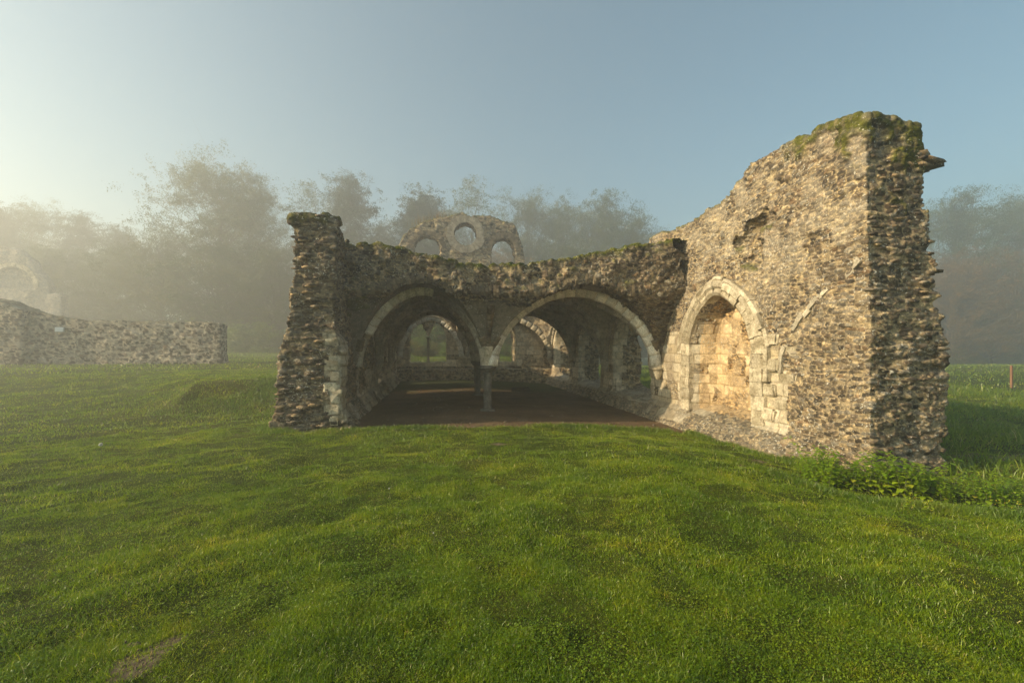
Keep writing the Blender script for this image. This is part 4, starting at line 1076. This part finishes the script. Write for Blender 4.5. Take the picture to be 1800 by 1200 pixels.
# ------------------------------------------------------------------ low wall on the left and far gable
LWY = 30.0
lp = [(-140, 500), (-60, 515), (0, 527), (14, 530), (30, 538), (60, 548), (110, 559), (160, 564), (220, 565), (300, 566), (380, 566), (387, 568), (390, 572), (394, 610)]
lX = np.array([at(p, LWY) for p, _ in lp]); lZ = np.array([zat(q, x, LWY) for (p, q), x in zip(lp, lX)])
lb = float(np.interp(200, [0, 1], [0, 1]))
xe = at(388, LWY)
def low_sdf(X, Y, Z):
    top = np.interp(X.ravel(), lX, lZ)[:, None, None]+lattice_noise(X, Y, Z*0, 3, 91)*.14-.07
    b = np.maximum(np.maximum(LWY-Y, Y-LWY-.9), np.maximum(np.maximum(lX[0]-X, X-xe-.12*np.clip(1.2-Z, 0, 1)), Z-top))
    b2 = np.maximum(np.maximum(LWY-.45-Y, Y-LWY-.5), np.maximum(np.maximum(at(12, LWY)-X, X-at(52, LWY)), Z-top+.02))
    return np.minimum(b, b2)+(lattice_noise(X, Y, Z, 1.4, 92)-.5)*.12
X, Y, Z, o = grid(lX[0]-.2, xe+.6, LWY-.8, LWY+1.3, -.2, 6.0, .06)
V, F = surface_nets(low_sdf(X, Y, Z).astype(np.float32), o, .06)
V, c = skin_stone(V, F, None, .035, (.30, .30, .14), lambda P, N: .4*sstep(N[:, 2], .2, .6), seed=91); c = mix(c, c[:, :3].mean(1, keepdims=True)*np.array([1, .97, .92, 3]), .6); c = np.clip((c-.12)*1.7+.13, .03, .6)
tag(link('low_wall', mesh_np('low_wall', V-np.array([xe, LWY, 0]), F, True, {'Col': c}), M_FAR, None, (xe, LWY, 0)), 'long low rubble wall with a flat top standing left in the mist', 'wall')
def box(name, c, s, mat, parent=None, bev=.01, **kw):
    import bmesh
    bm = bmesh.new(); bmesh.ops.create_cube(bm, size=1)
    for v in bm.verts: v.co = Vector((v.co.x*s[0], v.co.y*s[1], v.co.z*s[2]))
    bmesh.ops.bevel(bm, geom=bm.edges[:], offset=bev, segments=1, affect='EDGES'); me = bpy.data.meshes.new(name); bm.to_mesh(me); bm.free()
    return link(name, me, mat, parent, c)
m, t, b = new_mat('plaque_white'); b.inputs['Base Color'].default_value = (.62, .66, .7, 1); b.inputs['Roughness'].default_value = .5; M_PLQ = m
m, t, b = new_mat('plaque_rim_grey'); b.inputs['Base Color'].default_value = (.3, .32, .34, 1); b.inputs['Roughness'].default_value = .5; M_RIM = m
px_ = at(105, LWY-.1); pz_ = zat(579, px_, LWY-.1)
pq = empty('information_plaque', (px_, LWY-.12, pz_), 'small pale information plaque fixed to the long low wall', 'sign')
box('panel', (0, -.025, 0), (.42, .02, .25), M_PLQ, pq, .006); box('backing', (0, .02, 0), (.46, .07, .29), M_RIM, pq, .006)

FY = 66.0
fp = [(-110, 470), (-60, 440), (-20, 432), (10, 433), (35, 441), (55, 458), (72, 482), (84, 500), (88, 514), (108, 517), (110, 560)]
fX = np.array([at(p, FY) for p, _ in fp]); fZ = np.array([zat(q, x, FY) for (p, q), x in zip(fp, fX)])
def far_sdf(X, Y, Z):
    top = np.interp(X.ravel(), fX, fZ)[:, None, None]+lattice_noise(X, Y, Z*0, 2, 95)*.3-.15
    b = np.maximum(np.maximum(FY-Y, Y-FY-1.2), np.maximum(np.maximum(fX[0]+.1-X, X-at(108, FY)), Z-top))
    xc = at(22, FY); b = np.maximum(b, -np.maximum(arch_void(X-xc, Z, 2.4, zat(505, xc, FY), 2.5, zat(507, xc, FY)-.1, 2), Y-FY-.45))
    return b+(lattice_noise(X, Y, Z, 1, 96)-.5)*.2
X, Y, Z, o = grid(fX[0]-.3, fX[-1]+.5, FY-.5, FY+1.6, -.6, 19, .15)
V, F = surface_nets(far_sdf(X, Y, Z).astype(np.float32), o, .15)
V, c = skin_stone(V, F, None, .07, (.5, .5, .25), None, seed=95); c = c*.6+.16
fe = empty('chapel_gable', (fX[5], FY, 0), 'pale ruined gable with an arched opening fading into the mist behind the low wall', 'ruin')
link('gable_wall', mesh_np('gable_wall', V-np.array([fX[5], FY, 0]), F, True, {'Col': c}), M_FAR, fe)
xc = at(22, FY); zc = zat(505, xc, FY)
V, F, A = sweep([(xc+2.45*cos(a), FY-.02, zc+2.55*sin(a)) for a in np.linspace(pi, 0, 40)], (0, 1, 0), [(-.15, 0), (.3, 0), (.3, .5), (-.15, .5)], 18, 3, .02, .95, .05)
link('arch_stones', mesh_np('arch_stones', V-np.array([fX[5], FY, 0]), F, False, {'rnd': A}), M_ASHLAR, fe)

# ------------------------------------------------------------------ small things
m, t, b = new_mat('orange_brown_wood'); geo = nd(t, 'ShaderNodeNewGeometry'); n1 = noise_node(t, 12, 4, .6, geo.outputs['Position']); r1 = ramp(t, n1.outputs[0], [(.3, (.16, .075, .04)), (.7, (.28, .14, .07))]); t.links.new(r1.outputs[0], b.inputs['Base Color']); b.inputs['Roughness'].default_value = .8; M_WOOD = m
py_ = 17.2; pxx = at(1778, py_); gzp = float(zg(np.array([pxx]), np.array([py_]))[0])
hp = zat(643, pxx, py_)-gzp+.1
e = empty('wooden_post', (pxx, py_, gzp-.1), 'orange brown wooden post standing alone in the field past the high wall', 'post')
box('shaft', (0, 0, hp/2), (.09, .08, hp), M_WOOD, e, .012); box('top', (0, 0, hp+.012), (.07, .06, .03), M_WOOD, e, .01)
# loose grit on the earth floor and in the bare patches of the lawn
r_ = np.random.default_rng(91); n = 2600
x = np.concatenate([r_.uniform(-2, 5.8, n)]+[c0[0]+r_.normal(0, a_*.5, 16) for c0, a_, b_, ro in BARE]); y = np.concatenate([9.9+14*r_.random(n)**1.6]+[c0[1]+r_.normal(0, b_*.6, 16) for c0, a_, b_, ro in BARE])
zf_ = np.where(np.arange(len(x)) < n, fz_n(x, y), zg(x, y)); s_ = r_.uniform(.004, .016, len(x))*(1+1.5*(r_.random(len(x)) < .06)); s_ = np.where(np.arange(len(x)) < n, s_*1.2, s_*.55)
oc = np.array([[1, 0, 0], [-1, 0, 0], [0, 1, 0], [0, -1, 0], [0, 0, .6], [0, 0, -.6]]); of = np.array([[0, 2, 4], [2, 1, 4], [1, 3, 4], [3, 0, 4], [2, 0, 5], [1, 2, 5], [3, 1, 5], [0, 3, 5]])
V = (oc[None]*(1+(r_.random((len(x), 6, 3))-.5)*.7)*s_[:, None, None]+np.stack([x, y, zf_+s_*.25], 1)[:, None]).reshape(-1, 3); F = (of[None]+6*np.arange(len(x))[:, None, None]).reshape(-1, 3)
tag(link('grit', mesh_np('grit', V, F, False, {'rnd': np.repeat(r_.random(len(x)), 6)}), M_GRIT), 'small stones and grit scattered on the earth floor and bare soil', 'grit', kind='stuff')
# loose dark block on the vault floor
bx_, by_ = at(914, 19.0), 19.0
e = link('stone_block', mesh_np('stone_block', np.array([[-.42, -.25, 0], [.4, -.28, 0], [.42, .24, 0], [-.38, .27, 0], [-.38, -.21, .2], [.36, -.24, .24], [.37, .2, .22], [-.33, .22, .19]]), np.array([[3, 2, 1, 0], [4, 5, 6, 7], [0, 1, 5, 4], [1, 2, 6, 5], [2, 3, 7, 6], [3, 0, 4, 7]]), False, {'rnd': np.full(8, .4, np.float32)}), M_DARKSTONE, None, (bx_, by_, -.3))
mod = e.modifiers.new('bevel', 'BEVEL'); mod.width = .03
tag(e, 'low dark stone block lying on the earth floor of the right aisle', 'stone')

# nettles at the foot of the high wall
M_NET = grass_material('nettle_leaf', [(0, (.13, .23, .01)), (.5, (.22, .35, .015)), (.9, (.33, .42, .02)), (1, (.5, .45, .05))])
m, t, b = new_mat('nettle_stem'); b.inputs['Base Color'].default_value = (.09, .11, .03, 1); b.inputs['Roughness'].default_value = .7; M_STEM = m
def nettle(seed, H):
    r = np.random.default_rng(seed); k = 7; lean = r.normal(0, .10, 2)
    st = np.array([[lean[0]*t*t*H*2, lean[1]*t*t*H*2, H*t] for t in np.linspace(0, 1, k)]); SV, SF = tubes([(st, np.linspace(.005, .0018, k))], 5)
    Vs, Fs, A, n = [], [], [], 0
    lv = int(H/.06)
    for i in range(1, lv+1):
        t = i/lv; p = np.array([np.interp(t*H, st[:, 2], st[:, q]) for q in range(3)])
        for s_ in range(4):
            az = (i % 2)*pi/4+s_*pi/2+r.normal(0, .25); L = (.125-.06*t)*r.uniform(.75, 1.25)*(.9 if t > .2 else .7); el = r.uniform(-.15, .5)
            d = np.array([cos(az)*cos(el), sin(az)*cos(el), sin(el)]); u = np.array([-sin(az), cos(az), 0]); up = np.cross(u, -d)
            W = L*.34; rows = [(.12, .02, 0), (.35, .85, -.02), (.55, 1.0, -.05), (.78, .62, -.14), (1.0, .0, -.30)]
            b0 = n; rv = np.clip(r.normal(.5, .2)+(r.random() < .04)*.5, 0, 1)
            for (f, wv, dp) in rows:
                c0 = p+d*L*(f+.15)+np.array([0, 0, dp*L])
                Vs += [c0-u*W*wv+np.array([0, 0, .10*W*wv]), c0, c0+u*W*wv+np.array([0, 0, .10*W*wv])]; A += [rv]*3; n += 3
            for q in range(4):
                a0 = b0+q*3; Fs += [[a0, a0+1, a0+4, a0+3], [a0+1, a0+2, a0+5, a0+4]]
    return mesh_np('stem', SV, SF), mesh_np('leaves', np.array(Vs), np.array(Fs), False, {'rnd': np.array(A, np.float32)})
NV = [nettle(s, h) for s, h in ((1, .42), (2, .34), (3, .5), (4, .28), (5, .38), (6, .46))]
r_ = np.random.default_rng(77); cnt = 0
def put_plant(nm, x, y, mi, s, lab, grp):
    z = float(zg(np.array([x]), np.array([y]))[0]); e = empty(nm, (x, y, z-.01), lab, 'plant', grp); e.rotation_euler[2] = r_.uniform(0, 6.28); e.scale = (s, s, s)
    S, Lm = NV[mi]; link('stem', S, M_STEM, e); link('leaves', Lm, M_NET, e)
for i in range(260):
    px = r_.uniform(1395, 1850)**1.0; f = r_.random()
    ylo = np.interp(px, [1395, 1450, 1560, 1700, 1850], [852, 885, 895, 912, 922]); yhi = np.interp(px, [1395, 1450, 1560, 1660, 1700, 1850], [838, 850, 862, 872, 885, 905])
    x, y = gpt(px, yhi+(ylo-yhi)*f, -.36)
    if in_building(np.array([x]), np.array([y]))[0]: continue
    if px > 1690 and r_.random() < .35: continue
    s = r_.uniform(.65, 1.1)*(1.0 if px < 1640 else .72)*(.7 if px < 1430 else 1)
    put_plant('nettle', x, y, int(r_.integers(0, 6)), s, 'leafy green nettle plant growing at the foot of the high wall end', 'nettles at the wall foot'); cnt += 1
# yellow flowered weeds at the right
M_YEL = bpy.data.materials.new('yellow_petal'); M_YEL.use_nodes = True; M_YEL.node_tree.nodes['Principled BSDF'].inputs['Base Color'].default_value = (.5, .38, .02, 1)
for (px, py) in ((1602, 893), (1635, 899), (1772, 898), (1790, 905), (1745, 892)):
    x, y = gpt(px, py+12, -.2); z = float(zg(np.array([x]), np.array([y]))[0]); e = empty('yellow_weed', (x, y, z), 'small yellow flowered weed in the rough grass edge below the nettles', 'plant', 'yellow weeds')
    S, Lm = NV[3]; s = link('stem', S, M_STEM, e); l = link('leaves', Lm, M_NET, e); e.scale = (.55,)*3
    Vf, Ff = [], []
    for k in range(12):
        c0 = np.array([r_.normal(0, .05), r_.normal(0, .05), .26+r_.uniform(-.08, .06)]); u = r_.normal(0, 1, 3); u /= np.linalg.norm(u); v = np.cross(u, r_.normal(0, 1, 3)); v /= np.linalg.norm(v)
        b0 = len(Vf); Vf += [c0-u*.009, c0-v*.009, c0+u*.009, c0+v*.009]; Ff.append([b0, b0+1, b0+2, b0+3])
    link('flowers', mesh_np('flowers', np.array(Vf), np.array(Ff), False), M_YEL, e)
# dandelion clocks
m, t, b = new_mat('seed_white'); b.inputs['Base Color'].default_value = (.75, .73, .68, 1); b.inputs['Roughness'].default_value = .9; M_SEED = m
def dandelion(px, py_top, py_bot, lab, R_=.024):
    x, y = gpt(px, py_bot); z = float(zg(np.array([x]), np.array([y]))[0]); zt = zat(py_top, x, y); H = max(zt-z, .08)
    e = empty('dandelion', (x, y, z), lab, 'flower')
    SV, SF = tubes([(np.array([[0, 0, 0], [.01, 0, H*.5], [0, 0, H]]), [.004, .003, .003])], 6); link('stem', mesh_np('stem', SV, SF), M_STEM, e)
    r = np.random.default_rng(px); Vf, Ff = [], []
    for k in range(320):
        d = r.normal(0, 1, 3); d /= np.linalg.norm(d); u = np.cross(d, r.normal(0, 1, 3)); u /= np.linalg.norm(u); c0 = np.array([0, 0, H])
        b0 = len(Vf); Vf += [c0, c0+d*R_+u*.004, c0+d*R_*1.08-u*.004]; Ff.append([b0, b0+1, b0+2])
    link('seed_head', mesh_np('seed_head', np.array(Vf), np.array(Ff), False), M_SEED, e)
dandelion(177, 781, 796, 'white dandelion clock standing alone in the lawn left of the ruin')
dandelion(684, 858, 872, 'pale dandelion clock in the lawn in front of the arches', .008)
dandelion(762, 938, 958, 'withered dandelion stalk near the middle of the lawn', .005)
# dry grass tufts along the tops of the walls
M_DRY = grass_material('dry_grass', [(0, (.16, .12, .05)), (.6, (.28, .21, .10)), (1, (.4, .32, .18))])
def tuft(x, y, z, n, h, lab, par=None, spread=.12):
    r = np.random.default_rng(int(abs(x*1000)+n)); Vs, Fs, A = [], [], []
    for k in range(n):
        b = np.array([r.normal(0, spread), r.normal(0, spread*.6), 0]); l = r.normal(0, .22, 2); hh = h*r.uniform(.5, 1.1); w_ = .004 if h < .6 else .012
        i = len(Vs); Vs += [b+[-w_, 0, 0], b+[w_, 0, 0], b+[l[0]*hh*.5+w_*.7, l[1]*hh*.5, hh*.6], b+[l[0]*hh*.5-w_*.7, l[1]*hh*.5, hh*.6], b+[l[0]*hh*1.3, l[1]*hh, hh]]
        Fs.append([i, i+1, i+2, i+3]); Fs.append([i+3, i+2, i+4, i+4]); A += [r.random()]*5
    F = np.array(Fs); q = F[:, 2] != F[:, 3]
    return tag(link('dry_grass', mesh_np('dry_grass', np.array(Vs), [F[q], F[~q][:, :3]], False, {'rnd': np.array(A, np.float32)}), M_DRY, None, (x, y, z)), lab, 'grass tuft', 'dry grass on the ruins')
for px, n, h in ((1262, 12, .3), (1300, 8, .32), (1309, 10, .28), (1232, 10, .22), (1200, 8, .2), (1318, 7, .25)):
    y = XR/ratio(px)+.2; tuft(XR+.25, y, float(side_top(y))-.06, n, h, 'thin dry grass stems sprouting from the sloping top of the high wall', spread=.08)
for px in (765, 780, 742):
    x = at(px, 31.4); tuft(x, 31.4, float(np.interp(x, gX, gZ))-.1, 60, .8, 'dry yellow grass tuft on top of the round window gable', spread=.35)

# ------------------------------------------------------------------ haze
m = bpy.data.materials.new('haze'); m.use_nodes = True; t = m.node_tree; t.nodes.remove(t.nodes['Principled BSDF'])
pv = nd(t, 'ShaderNodeVolumePrincipled'); pv.inputs['Color'].default_value = (.98, .98, .97, 1); pv.inputs['Density'].default_value = .0074; pv.inputs['Anisotropy'].default_value = .52
t.links.new(pv.outputs[0], t.nodes['Material Output'].inputs['Volume'])
def hbox(x0, x1, y0, y1, z0, z1):
    V = np.array([[x, y, z] for x in (x0, x1) for y in (y0, y1) for z in (z0, z1)]); F = np.array([[0, 1, 3, 2], [4, 6, 7, 5], [0, 4, 5, 1], [2, 3, 7, 6], [0, 2, 6, 4], [1, 5, 7, 3]])
    return V, F
V, F = hbox(-175, 175, -55, 215, -4.5, 37)
tag(link('haze', mesh_np('haze', V, F, False), m), kind='stuff')
